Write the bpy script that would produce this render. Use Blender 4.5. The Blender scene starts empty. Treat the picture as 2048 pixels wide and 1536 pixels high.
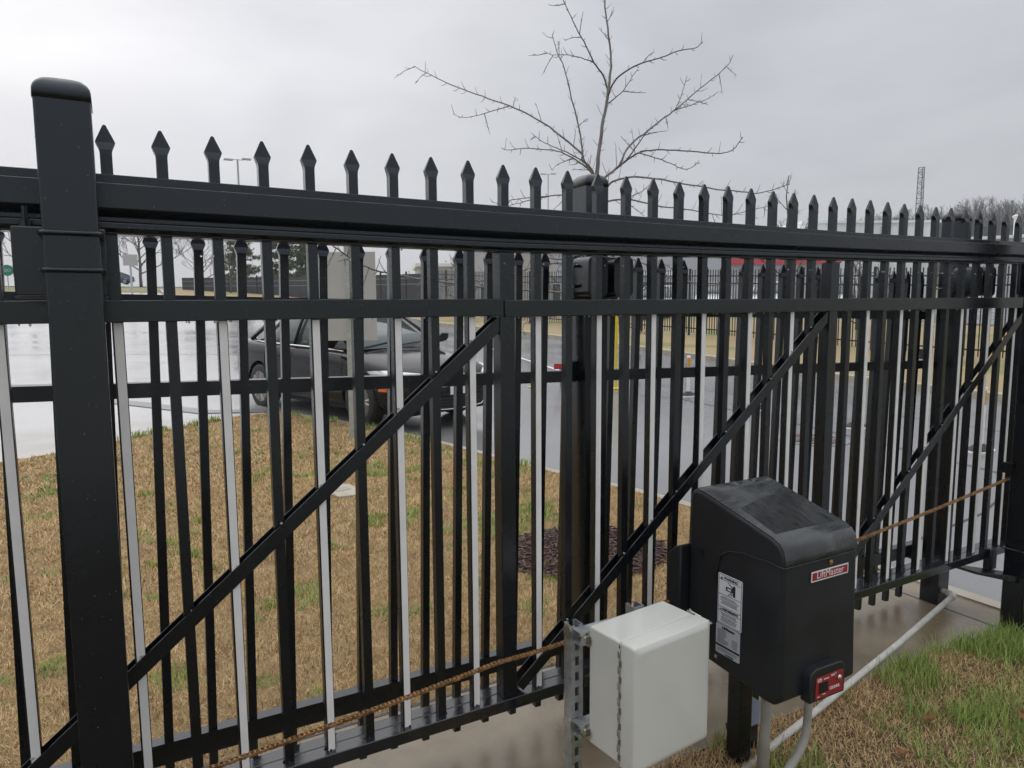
import bpy, bmesh, math, random
import numpy as np
from mathutils import Vector, Matrix

R = math.radians
scene = bpy.context.scene
C = scene.collection
random.seed(7)
rng = np.random.default_rng(11)

# ------------------------------------------------------------------ camera
CAM_YAW, CAM_PITCH, CAM_ROLL = 0.5043, 0.1138, -0.0067
cam_data = bpy.data.cameras.new("camera")
cam = bpy.data.objects.new("camera", cam_data)
C.objects.link(cam)
cy_, sy_, cp_, sp_ = math.cos(CAM_YAW), math.sin(CAM_YAW), math.cos(CAM_PITCH), math.sin(CAM_PITCH)
r_ = Vector((cy_, -sy_, 0)); f_ = Vector((sy_ * cp_, cy_ * cp_, -sp_)); u_ = Vector((sy_ * sp_, cy_ * sp_, cp_))
r2 = r_ * math.cos(CAM_ROLL) + u_ * math.sin(CAM_ROLL)
u2 = u_ * math.cos(CAM_ROLL) - r_ * math.sin(CAM_ROLL)
m = Matrix((r2, u2, -f_)).transposed().to_4x4()
m.translation = Vector((-0.006, -1.9771, 1.68))
cam.matrix_world = m
cam_data.sensor_width = 36.0
cam_data.lens = 1434.3 / 2048 * 36
cam_data.clip_start = 0.05
cam_data.clip_end = 2000
scene.camera = cam

# ------------------------------------------------------------------ world: overcast sky
world = bpy.data.worlds.new("World"); scene.world = world
world.use_nodes = True
wn, wl = world.node_tree.nodes, world.node_tree.links
wn.clear()
SUN_EL, SUN_AZ = R(38), R(-12)       # azimuth measured from +Y towards +X
out = wn.new("ShaderNodeOutputWorld"); bg = wn.new("ShaderNodeBackground")
bg.inputs[1].default_value = 0.129
sky = wn.new("ShaderNodeTexSky"); sky.sky_type = 'NISHITA'; sky.sun_disc = False
sky.sun_elevation = SUN_EL; sky.sun_rotation = SUN_AZ
sky.air_density = 1.0; sky.dust_density = 4.0
tc = wn.new("ShaderNodeTexCoord")
mp = wn.new("ShaderNodeMapping"); mp.inputs['Scale'].default_value = (1.0, 1.0, 2.6)
wl.new(tc.outputs['Generated'], mp.inputs[0])
n1 = wn.new("ShaderNodeTexNoise"); n1.inputs['Scale'].default_value = 2.3; n1.inputs['Detail'].default_value = 5; n1.inputs['Roughness'].default_value = .5; n1.inputs['Distortion'].default_value = .35
wl.new(mp.outputs[0], n1.inputs[0])
cr = wn.new("ShaderNodeValToRGB")
cr.color_ramp.elements[0].position = .30; cr.color_ramp.elements[0].color = (.78, .79, .815, 1)
cr.color_ramp.elements[1].position = .72; cr.color_ramp.elements[1].color = (1.12, 1.12, 1.12, 1)
wl.new(n1.outputs['Fac'], cr.inputs[0])
# broad brightening of the cloud deck towards the hidden sun
dt = wn.new("ShaderNodeVectorMath"); dt.operation = 'DOT_PRODUCT'
nrm = wn.new("ShaderNodeVectorMath"); nrm.operation = 'NORMALIZE'
wl.new(tc.outputs['Generated'], nrm.inputs[0])
gaz, gel = R(-3), R(16)
dt.inputs[1].default_value = (math.sin(gaz) * math.cos(gel), math.cos(gaz) * math.cos(gel), math.sin(gel))
wl.new(nrm.outputs[0], dt.inputs[0])
gr = wn.new("ShaderNodeValToRGB")
el = gr.color_ramp.elements
el[0].position = 0.0; el[0].color = (3.75, 3.79, 3.90, 1)
el[1].position = 1.0; el[1].color = (5.35, 5.4, 5.65, 1)
e = el.new(.50); e.color = (3.95, 4.00, 4.13, 1)
e = el.new(.88); e.color = (4.42, 4.47, 4.62, 1)
e = el.new(.965); e.color = (4.75, 4.82, 5.02, 1)
wl.new(dt.outputs['Value'], gr.inputs[0])
mul = wn.new("ShaderNodeMixRGB"); mul.blend_type = 'MULTIPLY'; mul.inputs[0].default_value = 1
wl.new(gr.outputs[0], mul.inputs[1]); wl.new(cr.outputs[0], mul.inputs[2])
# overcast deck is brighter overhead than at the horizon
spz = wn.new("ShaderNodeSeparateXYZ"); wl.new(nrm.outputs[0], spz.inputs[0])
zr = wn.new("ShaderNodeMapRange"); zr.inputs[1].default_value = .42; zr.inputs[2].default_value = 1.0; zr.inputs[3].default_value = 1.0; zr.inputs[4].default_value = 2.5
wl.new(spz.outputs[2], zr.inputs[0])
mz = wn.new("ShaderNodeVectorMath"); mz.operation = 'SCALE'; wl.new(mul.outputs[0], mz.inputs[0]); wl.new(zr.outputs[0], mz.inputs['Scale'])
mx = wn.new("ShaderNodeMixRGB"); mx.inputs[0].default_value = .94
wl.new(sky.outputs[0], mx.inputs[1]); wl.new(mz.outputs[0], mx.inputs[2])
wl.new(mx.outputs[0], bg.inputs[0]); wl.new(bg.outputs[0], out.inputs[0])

sd = bpy.data.lights.new("sun", 'SUN'); sd.energy = .5; sd.angle = R(90); sd.color = (1, .97, .93)
sun = bpy.data.objects.new("sun", sd); C.objects.link(sun)
sv = Vector((math.sin(SUN_AZ) * math.cos(SUN_EL), math.cos(SUN_AZ) * math.cos(SUN_EL), math.sin(SUN_EL)))
sun.rotation_euler = sv.to_track_quat('Z', 'Y').to_euler()

scene.view_settings.view_transform = 'Standard'
scene.view_settings.look = 'None'
scene.view_settings.gamma = 1
scene.view_settings.use_curve_mapping = False
scene.view_settings.exposure = 0.40

# ------------------------------------------------------------------ materials
def mat(name, col, rough=.5, metal=0, spec=.5, var=0, vscale=8, bump=0, bscale=60, rvar=0, rscale=6, coat=0, trans=0, stretch=None, col2=None, detail=6, tint=None):
    m = bpy.data.materials.new(name); m.use_nodes = True
    n, l = m.node_tree.nodes, m.node_tree.links
    b = n["Principled BSDF"]
    b.inputs['Base Color'].default_value = (*col, 1)
    b.inputs['Roughness'].default_value = rough
    b.inputs['Metallic'].default_value = metal
    b.inputs['Specular IOR Level'].default_value = spec
    if tint: b.inputs['Specular Tint'].default_value = (*tint, 1)
    if coat:
        b.inputs['Coat Weight'].default_value = coat; b.inputs['Coat Roughness'].default_value = .04
    if trans:
        b.inputs['Transmission Weight'].default_value = trans
    t = n.new("ShaderNodeTexCoord")
    def noise(sc, d=detail):
        x = n.new("ShaderNodeTexNoise"); x.inputs['Scale'].default_value = sc; x.inputs['Detail'].default_value = d
        if stretch:
            mpn = n.new("ShaderNodeMapping"); mpn.inputs['Scale'].default_value = stretch
            l.new(t.outputs['Object'], mpn.inputs[0]); l.new(mpn.outputs[0], x.inputs[0])
        else:
            l.new(t.outputs['Object'], x.inputs[0])
        return x
    if var or col2:
        x = noise(vscale)
        r = n.new("ShaderNodeValToRGB")
        c2 = col2 or tuple(min(1, c * (1 + var)) for c in col)
        c1 = col if col2 else tuple(c * (1 - var) for c in col)
        r.color_ramp.elements[0].position = .32; r.color_ramp.elements[1].position = .68
        r.color_ramp.elements[0].color = (*c1, 1); r.color_ramp.elements[1].color = (*c2, 1)
        l.new(x.outputs['Fac'], r.inputs[0]); l.new(r.outputs[0], b.inputs['Base Color'])
    if rvar:
        x = noise(rscale, 4)
        mr = n.new("ShaderNodeMapRange"); mr.inputs[1].default_value = .35; mr.inputs[2].default_value = .65
        mr.inputs[3].default_value = max(.02, rough - rvar); mr.inputs[4].default_value = min(1, rough + rvar)
        l.new(x.outputs['Fac'], mr.inputs[0]); l.new(mr.outputs[0], b.inputs['Roughness'])
    if bump:
        x = noise(bscale, 3)
        bp = n.new("ShaderNodeBump"); bp.inputs['Strength'].default_value = bump; bp.inputs['Distance'].default_value = .004
        l.new(x.outputs['Fac'], bp.inputs['Height']); l.new(bp.outputs[0], b.inputs['Normal'])
    return m

M = {}
M['black'] = mat('black_powder_coat', (.0040, .0048, .0072), .26, spec=.72, var=.10, vscale=3, bump=.05, bscale=500, rvar=.04, rscale=5, tint=(.84, .93, 1.0))
M['black_wet'] = mat('black_paint_wet', (.014, .016, .020), .09, spec=.9, var=.3, vscale=7, bump=.16, bscale=22, rvar=.08, rscale=14)
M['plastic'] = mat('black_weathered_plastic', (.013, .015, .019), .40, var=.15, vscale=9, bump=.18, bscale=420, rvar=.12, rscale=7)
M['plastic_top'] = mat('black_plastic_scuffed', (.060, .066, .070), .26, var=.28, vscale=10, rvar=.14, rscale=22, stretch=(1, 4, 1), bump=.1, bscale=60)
M['panel'] = mat('smooth_black_plastic', (.028, .030, .031), .2, var=.6, vscale=12, stretch=(5, 1, 1), rvar=.1, rscale=16)
M['white_tape'] = mat('white_strip', (.88, .87, .86), .4, var=.06, vscale=10)
M['grey_box'] = mat('light_grey_fibreglass', (.70, .705, .655), .16, var=.05, vscale=4, bump=.03, bscale=200, rvar=.06)
M['galv'] = mat('galvanised_steel', (.50, .52, .53), .38, metal=.75, var=.18, vscale=40, rvar=.12, rscale=30)
M['galv_post'] = mat('galvanised_post', (.42, .45, .42), .5, metal=.2, var=.14, vscale=14)
M['steel'] = mat('stainless', (.62, .62, .6), .25, metal=1)
M['brass'] = mat('brass', (.6, .48, .25), .3, metal=1)
M['chain'] = mat('rusty_chain', (.20, .10, .045), .36, metal=.6, col2=(.56, .34, .15), vscale=60)
M['pvc'] = mat('pvc_white', (.62, .61, .57), .4, var=.14, vscale=20)
M['pvc_grey'] = mat('pvc_grey', (.42, .41, .37), .45, var=.12, vscale=15)
M['blue_cap'] = mat('grey_blue_plastic', (.26, .32, .42), .35)
M['red_label'] = mat('red_label', (.34, .022, .03), .38)
M['white_print'] = mat('white_print', (.78, .78, .78), .5)
M['label'] = mat('label_vinyl', (.78, .80, .84), .4, var=.04)
M['label_grey'] = mat('label_grey', (.50, .53, .59), .4, var=.06)
M['ink'] = mat('black_ink', (.02, .02, .022), .5)
M['dark'] = mat('dark_void', (.008, .008, .009), .6)
M['glass_drop'] = mat('water_drop', (.9, .92, .95), .02, trans=1)
M['concrete_wet'] = mat('concrete_pad_wet', (.15, .115, .070), .20, col2=(.28, .228, .150), vscale=2.6, rvar=.17, rscale=2.2, bump=.22, bscale=240, detail=9)
M['kerb'] = mat('kerb_concrete', (.36, .31, .23), .45, col2=(.46, .42, .34), vscale=3, bump=.3, bscale=150)
M['apron'] = mat('sidewalk_concrete', (.43, .41, .385), .36, col2=(.50, .48, .455), vscale=.7, rvar=.12, rscale=1.5, bump=.15, bscale=90)
M['asphalt_line'] = mat('lane_paint', (.72, .72, .70), .4, var=.15, vscale=5)
M['gutter'] = mat('gutter_concrete', (.20, .20, .20), .3, var=.15, vscale=3)
M['crack'] = mat('sealed_joint', (.05, .05, .052), .5)
M['soil'] = mat('dry_turf_soil', (.20, .135, .065), .95, col2=(.33, .23, .11), vscale=9, bump=.8, bscale=120)
M['soil_near'] = mat('shade_dark_soil', (.07, .05, .028), .95, col2=(.13, .095, .05), vscale=9, bump=.8, bscale=120)  # darkened for shade among the blades, so less light bounces to the gate
M['mulch'] = mat('brown_mulch', (.075, .042, .040), .75, col2=(.17, .105, .095), vscale=25)
M['bark'] = mat('grey_bark', (.16, .15, .14), .85, col2=(.30, .285, .27), vscale=40, bump=.6, bscale=90, stretch=(1, 1, .25))
M['twig'] = mat('grey_twig', (.12, .11, .10), .85, var=.3, vscale=20)
M['far_twig'] = mat('far_twig', (.085, .075, .068), .9, var=.3, vscale=3)
M['far_wood'] = mat('far_wood', (.085, .078, .074), .95, col2=(.135, .125, .118), vscale=.08)
M['pine'] = mat('pine_needles', (.05, .085, .04), .7, col2=(.15, .19, .08), vscale=1.2)
M['yellow'] = mat('yellow_paint', (.78, .60, .01), .35, var=.08)
M['orange'] = mat('orange_band', (.80, .33, .02), .4)
M['white'] = mat('white_plastic', (.88, .88, .88), .4, var=.05)
M['red'] = mat('red_paint', (.50, .03, .03), .45, var=.1)
M['rubber'] = mat('black_rubber', (.02, .02, .021), .6, var=.2)
M['green'] = mat('green_sign', (.01, .20, .12), .35)
M['sign_back'] = mat('sign_aluminium', (.50, .50, .48), .45, metal=.15, var=.05, vscale=2)
M['leaf'] = mat('dead_leaf', (.26, .10, .04), .8, var=.3)
M['paint_black'] = mat('car_paint_black', (.010, .011, .014), .12, spec=.30, rvar=.03)
M['paint_white'] = mat('car_paint_white', (.66, .67, .68), .3, coat=.8)
M['paint_blue'] = mat('car_paint_blue', (.03, .05, .13), .3, coat=1)
M['car_glass'] = mat('car_glass', (.07, .09, .088), .05, spec=.8)
M['chrome'] = mat('chrome', (.78, .79, .80), .08, metal=1)
M['alloy'] = mat('alloy_wheel', (.62, .59, .52), .35, metal=.15)
M['lamp'] = mat('headlamp', (.72, .74, .76), .1, metal=.2, coat=1)
M['amber'] = mat('amber_marker', (.85, .20, .02), .3)
M['wall_grey'] = mat('metal_wall_grey', (.52, .53, .56), .6, var=.05, vscale=.4)
M['wall_pale'] = mat('metal_wall_pale', (.84, .87, .84), .6, var=.05, vscale=.5)
M['stripe_red'] = mat('red_fascia', (.68, .06, .08), .5)
M['screen'] = mat('dark_screen', (.062, .065, .075), .8, var=.2, vscale=2)
M['rail_far'] = mat('dull_grey_rail', (.22, .23, .25), .6)
M['rock'] = mat('patch_concrete', (.42, .37, .30), .6, col2=(.5, .46, .38), vscale=10)

def specks(m, scale, lo, col):
    n, l = m.node_tree.nodes, m.node_tree.links; b = n["Principled BSDF"]
    t = n.new("ShaderNodeTexCoord"); v = n.new("ShaderNodeTexVoronoi"); v.inputs['Scale'].default_value = scale
    l.new(t.outputs['Object'], v.inputs['Vector'])
    r = n.new("ShaderNodeValToRGB"); r.color_ramp.elements[0].position = 0; r.color_ramp.elements[0].color = (1, 1, 1, 1); r.color_ramp.elements[1].position = lo; r.color_ramp.elements[1].color = (0, 0, 0, 1)
    l.new(v.outputs['Distance'], r.inputs[0])
    sp = n.new("ShaderNodeSeparateColor"); l.new(v.outputs['Color'], sp.inputs[0])
    th = n.new("ShaderNodeMath"); th.operation = 'GREATER_THAN'; th.inputs[1].default_value = .72; l.new(sp.outputs[0], th.inputs[0])
    ml = n.new("ShaderNodeMath"); ml.operation = 'MULTIPLY'; l.new(r.outputs[0], ml.inputs[0]); l.new(th.outputs[0], ml.inputs[1])
    mx_ = n.new("ShaderNodeMixRGB"); l.new(ml.outputs[0], mx_.inputs[0]); mx_.inputs[2].default_value = (*col, 1)
    src = b.inputs['Base Color'].links[0].from_socket; l.new(src, mx_.inputs[1]); l.new(mx_.outputs[0], b.inputs['Base Color'])
specks(M['black'], 75, .12, (.22, .24, .27))
specks(M['plastic'], 60, .12, (.10, .11, .12))

def asphalt_mat():
    m = bpy.data.materials.new('wet_asphalt'); m.use_nodes = True
    n, l = m.node_tree.nodes, m.node_tree.links; b = n["Principled BSDF"]
    t = n.new("ShaderNodeTexCoord")
    sep = n.new("ShaderNodeSeparateXYZ"); l.new(t.outputs['Object'], sep.inputs[0])
    a = n.new("ShaderNodeTexNoise"); a.inputs['Scale'].default_value = .35; a.inputs['Detail'].default_value = 7; l.new(t.outputs['Object'], a.inputs[0])
    f = n.new("ShaderNodeTexNoise"); f.inputs['Scale'].default_value = 45; f.inputs['Detail'].default_value = 3; l.new(t.outputs['Object'], f.inputs[0])
    # one wet asphalt; paler colour in the west stands in for reflected bright sky
    mr = n.new("ShaderNodeMapRange"); mr.inputs[1].default_value = 1.2; mr.inputs[2].default_value = 3.6
    ad = n.new("ShaderNodeMath"); ad.operation = 'MULTIPLY_ADD'; ad.inputs[1].default_value = 2.0; ad.inputs[2].default_value = -1.0
    l.new(a.outputs['Fac'], ad.inputs[0])
    s2 = n.new("ShaderNodeMath"); s2.operation = 'ADD'; l.new(sep.outputs[0], s2.inputs[0]); l.new(ad.outputs[0], s2.inputs[1])
    l.new(s2.outputs[0], mr.inputs[0])
    r1 = n.new("ShaderNodeValToRGB"); r1.color_ramp.elements[0].position = .3; r1.color_ramp.elements[1].position = .7
    r1.color_ramp.elements[0].color = (.40, .395, .40, 1); r1.color_ramp.elements[1].color = (.48, .475, .48, 1); l.new(a.outputs['Fac'], r1.inputs[0])
    r2_ = n.new("ShaderNodeValToRGB"); r2_.color_ramp.elements[0].position = .3; r2_.color_ramp.elements[1].position = .7
    r2_.color_ramp.elements[0].color = (.175, .175, .176, 1); r2_.color_ramp.elements[1].color = (.24, .24, .241, 1); l.new(a.outputs['Fac'], r2_.inputs[0])
    mxx = n.new("ShaderNodeMixRGB"); l.new(mr.outputs[0], mxx.inputs[0]); l.new(r1.outputs[0], mxx.inputs[1]); l.new(r2_.outputs[0], mxx.inputs[2])
    sp = n.new("ShaderNodeMixRGB"); sp.blend_type = 'MULTIPLY'; sp.inputs[0].default_value = .3
    r3 = n.new("ShaderNodeValToRGB"); r3.color_ramp.elements[0].position = .3; r3.color_ramp.elements[1].position = .7
    r3.color_ramp.elements[0].color = (.8, .8, .8, 1); r3.color_ramp.elements[1].color = (1.2, 1.2, 1.2, 1); l.new(f.outputs['Fac'], r3.inputs[0])
    l.new(mxx.outputs[0], sp.inputs[1]); l.new(r3.outputs[0], sp.inputs[2]); l.new(sp.outputs[0], b.inputs['Base Color'])
    rr = n.new("ShaderNodeMapRange"); rr.inputs[1].default_value = .38; rr.inputs[2].default_value = .62; rr.inputs[3].default_value = .13; rr.inputs[4].default_value = .27
    a2 = n.new("ShaderNodeTexNoise"); a2.inputs['Scale'].default_value = .5; a2.inputs['Detail'].default_value = 2; l.new(t.outputs['Object'], a2.inputs[0])
    l.new(a2.outputs['Fac'], rr.inputs[0]); l.new(rr.outputs[0], b.inputs['Roughness'])
    return m
M['asphalt'] = asphalt_mat()

def grass_mat(name, dry1, dry2, g1, g2, pscale, thr, per_blade=True):
    m = bpy.data.materials.new(name); m.use_nodes = True
    n, l = m.node_tree.nodes, m.node_tree.links; b = n["Principled BSDF"]
    b.inputs['Roughness'].default_value = .75; b.inputs['Specular IOR Level'].default_value = .25
    t = n.new("ShaderNodeTexCoord")
    a = n.new("ShaderNodeTexNoise"); a.inputs['Scale'].default_value = pscale; a.inputs['Detail'].default_value = 4; a.inputs['Distortion'].default_value = .3; l.new(t.outputs['Object'], a.inputs[0])
    rp = n.new("ShaderNodeValToRGB"); rp.color_ramp.elements[0].position = thr; rp.color_ramp.elements[1].position = thr + .06
    rp.color_ramp.elements[0].color = (0, 0, 0, 1); rp.color_ramp.elements[1].color = (1, 1, 1, 1); l.new(a.outputs['Fac'], rp.inputs[0])
    if per_blade:
        at = n.new("ShaderNodeAttribute"); at.attribute_name = 'tone'; src = at.outputs['Fac']
    else:
        nz = n.new("ShaderNodeTexNoise"); nz.inputs['Scale'].default_value = 30; nz.inputs['Detail'].default_value = 8; l.new(t.outputs['Object'], nz.inputs[0]); src = nz.outputs['Fac']
    c1 = n.new("ShaderNodeMixRGB"); c1.inputs[1].default_value = (*dry1, 1); c1.inputs[2].default_value = (*dry2, 1); l.new(src, c1.inputs[0])
    c2 = n.new("ShaderNodeMixRGB"); c2.inputs[1].default_value = (*g1, 1); c2.inputs[2].default_value = (*g2, 1); l.new(src, c2.inputs[0])
    mask = rp.outputs[0]
    if per_blade:
        ag = n.new("ShaderNodeAttribute"); ag.attribute_name = 'green'
        mxm = n.new("ShaderNodeMath"); mxm.operation = 'MAXIMUM'; l.new(mask, mxm.inputs[0]); l.new(ag.outputs['Fac'], mxm.inputs[1]); mask = mxm.outputs[0]
    c3 = n.new("ShaderNodeMixRGB"); l.new(mask, c3.inputs[0]); l.new(c1.outputs[0], c3.inputs[1]); l.new(c2.outputs[0], c3.inputs[2])
    l.new(c3.outputs[0], b.inputs['Base Color'])
    return m
M['grass'] = grass_mat('dormant_bermuda', (.20, .105, .035), (.50, .32, .14), (.045, .085, .016), (.15, .22, .055), 1.9, .66)
M['grass_near'] = grass_mat('mixed_lawn', (.20, .12, .045), (.50, .36, .17), (.05, .095, .014), (.17, .24, .05), 3.0, .60)
M['grass_far'] = grass_mat('bank_turf', (.30, .22, .11), (.46, .36, .20), (.20, .20, .07), (.27, .28, .11), .35, .56, False)
M['ground'] = grass_mat('far_ground', (.22, .20, .09), (.30, .28, .13), (.16, .17, .06), (.22, .24, .09), .05, .5, False)

# ------------------------------------------------------------------ helpers
class MB:
    def __init__(s): s.v = []; s.f = []
    def add(s, vs, fs):
        o = len(s.v); s.v += [tuple(v) for v in vs]; s.f += [tuple(i + o for i in f) for f in fs]; return s
    def box(s, x0, x1, y0, y1, z0, z1):
        return s.add([(x0, y0, z0), (x1, y0, z0), (x1, y1, z0), (x0, y1, z0), (x0, y0, z1), (x1, y0, z1), (x1, y1, z1), (x0, y1, z1)],
                     [(0, 3, 2, 1), (4, 5, 6, 7), (0, 1, 5, 4), (1, 2, 6, 5), (2, 3, 7, 6), (3, 0, 4, 7)])
    def tube(s, pts, rad, seg=8, cap=True):
        pts = [Vector(p) for p in pts]; n = len(pts)
        rads = rad if isinstance(rad, (list, tuple)) else [rad] * n
        vs = []; fs = []; prev = None
        for i, p in enumerate(pts):
            d = (pts[min(i + 1, n - 1)] - pts[max(i - 1, 0)]).normalized()
            if prev is None:
                a = d.cross(Vector((0, 0, 1)) if abs(d.z) < .9 else Vector((1, 0, 0))).normalized()
            else:
                a = (prev - d * prev.dot(d)).normalized()
            prev = a; b = d.cross(a)
            for k in range(seg):
                t = 2 * math.pi * k / seg
                vs.append(p + (a * math.cos(t) + b * math.sin(t)) * rads[i])
        for i in range(n - 1):
            for k in range(seg):
                k2 = (k + 1) % seg
                fs.append((i * seg + k, i * seg + k2, (i + 1) * seg + k2, (i + 1) * seg + k))
        if cap: fs += [tuple(range(seg))[::-1], tuple((n - 1) * seg + k for k in range(seg))]
        return s.add(vs, fs)
    def loft(s, secs, cap=True, closed=True):
        k = len(secs[0]); vs = [p for sec in secs for p in sec]; fs = []
        for i in range(len(secs) - 1):
            for j in range(k if closed else k - 1):
                j2 = (j + 1) % k
                fs.append((i * k + j, i * k + j2, (i + 1) * k + j2, (i + 1) * k + j))
        if cap: fs += [tuple(range(k))[::-1], tuple((len(secs) - 1) * k + j for j in range(k))]
        return s.add(vs, fs)
    def poly(s, pts, z0, z1):          # vertical prism from plan outline
        n = len(pts)
        vs = [(x, y, z0) for x, y in pts] + [(x, y, z1) for x, y in pts]
        return s.add(vs, [tuple(range(n))[::-1], tuple(range(n, 2 * n))] + [(i, (i + 1) % n, n + (i + 1) % n, n + i) for i in range(n)])
    def lathe(s, prof, seg=16, axis='z', o=(0, 0, 0)):
        vs = []; fs = []; n = len(prof)
        for r, h in prof:
            for k in range(seg):
                t = 2 * math.pi * k / seg; a, b = r * math.cos(t), r * math.sin(t)
                vs.append({'z': (o[0] + a, o[1] + b, o[2] + h), 'y': (o[0] + a, o[1] + h, o[2] + b), 'x': (o[0] + h, o[1] + a, o[2] + b)}[axis])
        for i in range(n - 1):
            for k in range(seg):
                k2 = (k + 1) % seg; fs.append((i * seg + k, i * seg + k2, (i + 1) * seg + k2, (i + 1) * seg + k))
        fs += [tuple(range(seg))[::-1], tuple((n - 1) * seg + k for k in range(seg))]
        return s.add(vs, fs)
    def mesh(s, name, material, smooth=False):
        me = bpy.data.meshes.new(name); me.from_pydata(s.v, [], s.f)
        bm = bmesh.new(); bm.from_mesh(me); bmesh.ops.recalc_face_normals(bm, faces=bm.faces); bm.to_mesh(me); bm.free()
        if material: me.materials.append(material)
        if smooth: me.polygons.foreach_set('use_smooth', [True] * len(me.polygons))
        return me
    def build(s, name, material, parent=None, smooth=False, bevel=0, loc=None, seg=2):
        o = bpy.data.objects.new(name, s.mesh(name, material, smooth)); C.objects.link(o)
        if parent: o.parent = parent
        if loc: o.location = loc
        if bevel:
            b = o.modifiers.new('b', 'BEVEL'); b.width = bevel; b.segments = seg; b.limit_method = 'ANGLE'; b.angle_limit = R(35)
            if smooth is False: shade(o)
        return o

def shade(o):
    me = o.data
    me.polygons.foreach_set('use_smooth', [True] * len(me.polygons))
    e = me.attributes.get('sharp_edge')
    bm = bmesh.new(); bm.from_mesh(me)
    for ed in bm.edges:
        if len(ed.link_faces) == 2 and ed.calc_face_angle(0) > R(35): ed.smooth = False
    bm.to_mesh(me); bm.free()
    if any(md.type == 'BEVEL' for md in o.modifiers):
        for md in o.modifiers:
            if md.type == 'BEVEL': md.harden_normals = False

def tag(o, label=None, cat=None, group=None, kind=None):
    if label: o['label'] = label
    if cat: o['category'] = cat
    if group: o['group'] = group
    if kind: o['kind'] = kind
    return o
def empty(name, loc=(0, 0, 0), rz=0, label=None, cat=None, group=None):
    o = bpy.data.objects.new(name, None); C.objects.link(o); o.location = loc; o.rotation_euler = (0, 0, rz)
    o.empty_display_size = .1
    return tag(o, label, cat, group)
def link(name, me, parent=None, loc=(0, 0, 0), rot=None, scale=None):
    o = bpy.data.objects.new(name, me); C.objects.link(o); o.location = loc
    if rot: o.rotation_euler = rot
    if scale: o.scale = scale
    if parent: o.parent = parent
    return o
def children(o): return [c for c in bpy.data.objects if c.parent == o]
def copy_tree(o, parent=None):
    c = o.copy(); C.objects.link(c)
    if parent is not None: c.parent = parent
    for ch in children(o): copy_tree(ch, c)
    return c
def text_mesh(txt, size, material, bold=0.0, depth=.0004):
    cu = bpy.data.curves.new('t', 'FONT'); cu.body = txt; cu.size = size; cu.extrude = depth; cu.offset = bold
    cu.align_x = 'CENTER'; cu.align_y = 'CENTER'; cu.resolution_u = 3
    o = bpy.data.objects.new('t', cu); C.objects.link(o)
    dg = bpy.context.evaluated_depsgraph_get()
    me = bpy.data.meshes.new_from_object(o.evaluated_get(dg))
    bpy.data.objects.remove(o); bpy.data.curves.remove(cu)
    me.materials.clear(); me.materials.append(material)
    return me

def clamp(v, a=0., b=1.): return max(a, min(b, v))
def sst(v, a, b):
    t = clamp((v - a) / (b - a)); return t * t * (3 - 2 * t)
def Hroad(x, y):                       # the road climbs gently away to the north, more steeply in the north-west
    yy = min(y, 56)
    return max(0, yy - 9) * .035 * (1 - .25 * sst(yy, 0, 60)) + max(0, yy - 30) * .055 * (1 - sst(x, 8, 26))
def Hbank(x, y):
    k = kerb_x(y)
    return Hroad(x, y) + .09 + (sst(x, 20, 27) * .42)
FK = [(-14, 12.2), (2, 12.5), (4.5, 12.95), (8.2, 13.6), (11, 13.9), (17, 14.1), (23, 14.1), (33, 13.2), (40, 11.6), (46, 8.5), (50, 3)]
def kerb_x(y):
    for (a, xa), (b, xb) in zip(FK, FK[1:]):
        if y <= b: return xa + (xb - xa) * (max(y, a) - a) / (b - a)
    return FK[-1][1]
# ================================================================== GROUND
def grid_mesh(xs, ys, fz, keep=None):
    mb = MB(); idx = {}
    for j, y in enumerate(ys):
        for i, x in enumerate(xs):
            idx[i, j] = len(mb.v); mb.v.append((x, y, fz(x, y)))
    for j in range(len(ys) - 1):
        for i in range(len(xs) - 1):
            if keep and not keep((xs[i] + xs[i + 1]) / 2, (ys[j] + ys[j + 1]) / 2): continue
            mb.f.append((idx[i, j], idx[i + 1, j], idx[i + 1, j + 1], idx[i, j + 1]))
    return mb
def frange(a, b, s): return [a + i * s for i in range(int(round((b - a) / s)) + 1)]
# far land, reaching the horizon, with the wooded hill in the north-east
def hill(x, y):
    d = math.hypot(x - 300, y - 155)
    return 25.5 * math.exp(-(d / 112) ** 2) * sst(math.hypot(x, y), 120, 200)
gx = [-600, -450, -300, -200, -120, -80] + frange(-60, 60, 4) + [80, 100, 120, 140, 160, 180, 200, 220, 250, 280, 320, 360, 420, 500, 650]
gy = [-400, -200, -100, -60, -40, -20] + frange(-14, 70, 3) + [80, 100, 120, 140, 160, 180, 200, 220, 250, 300, 360, 450, 600]
def fland(x, y):
    base = -.35 + (Hroad(x, y) if y > 8 else 0) - (.5 if y < 54 and x < 26 else 0)
    base += .029 * clamp(y - 56, 0, 60) * (1 - sst(x, 14, 40)) + (.3 if y > 54 and x < 20 else 0)
    fade = 1 - .3 * sst(math.hypot(x, y), 150, 400)
    return base * fade + hill(x, y)
o = grid_mesh(gx, gy, fland).build('ground', M['ground'], smooth=True); tag(o, kind='structure')
# wet road surface
kx = frange(-70, 9, 1.5)
roadmb = MB(); ry = frange(-14, 54, 1.0); NX = 40
for y in ry:
    k = kerb_x(y)
    for i in range(NX + 1):
        x = -70 + (k + .02 + 70) * (i / NX) ** .45
        roadmb.v.append((x, y, Hroad(x, y) - .03))
for j in range(len(ry) - 1):
    for i in range(NX):
        a = j * (NX + 1) + i; roadmb.f.append((a, a + 1, a + NX + 2, a + NX + 1))
tag(roadmb.build('road', M['asphalt'], smooth=True), kind='structure')
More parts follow.
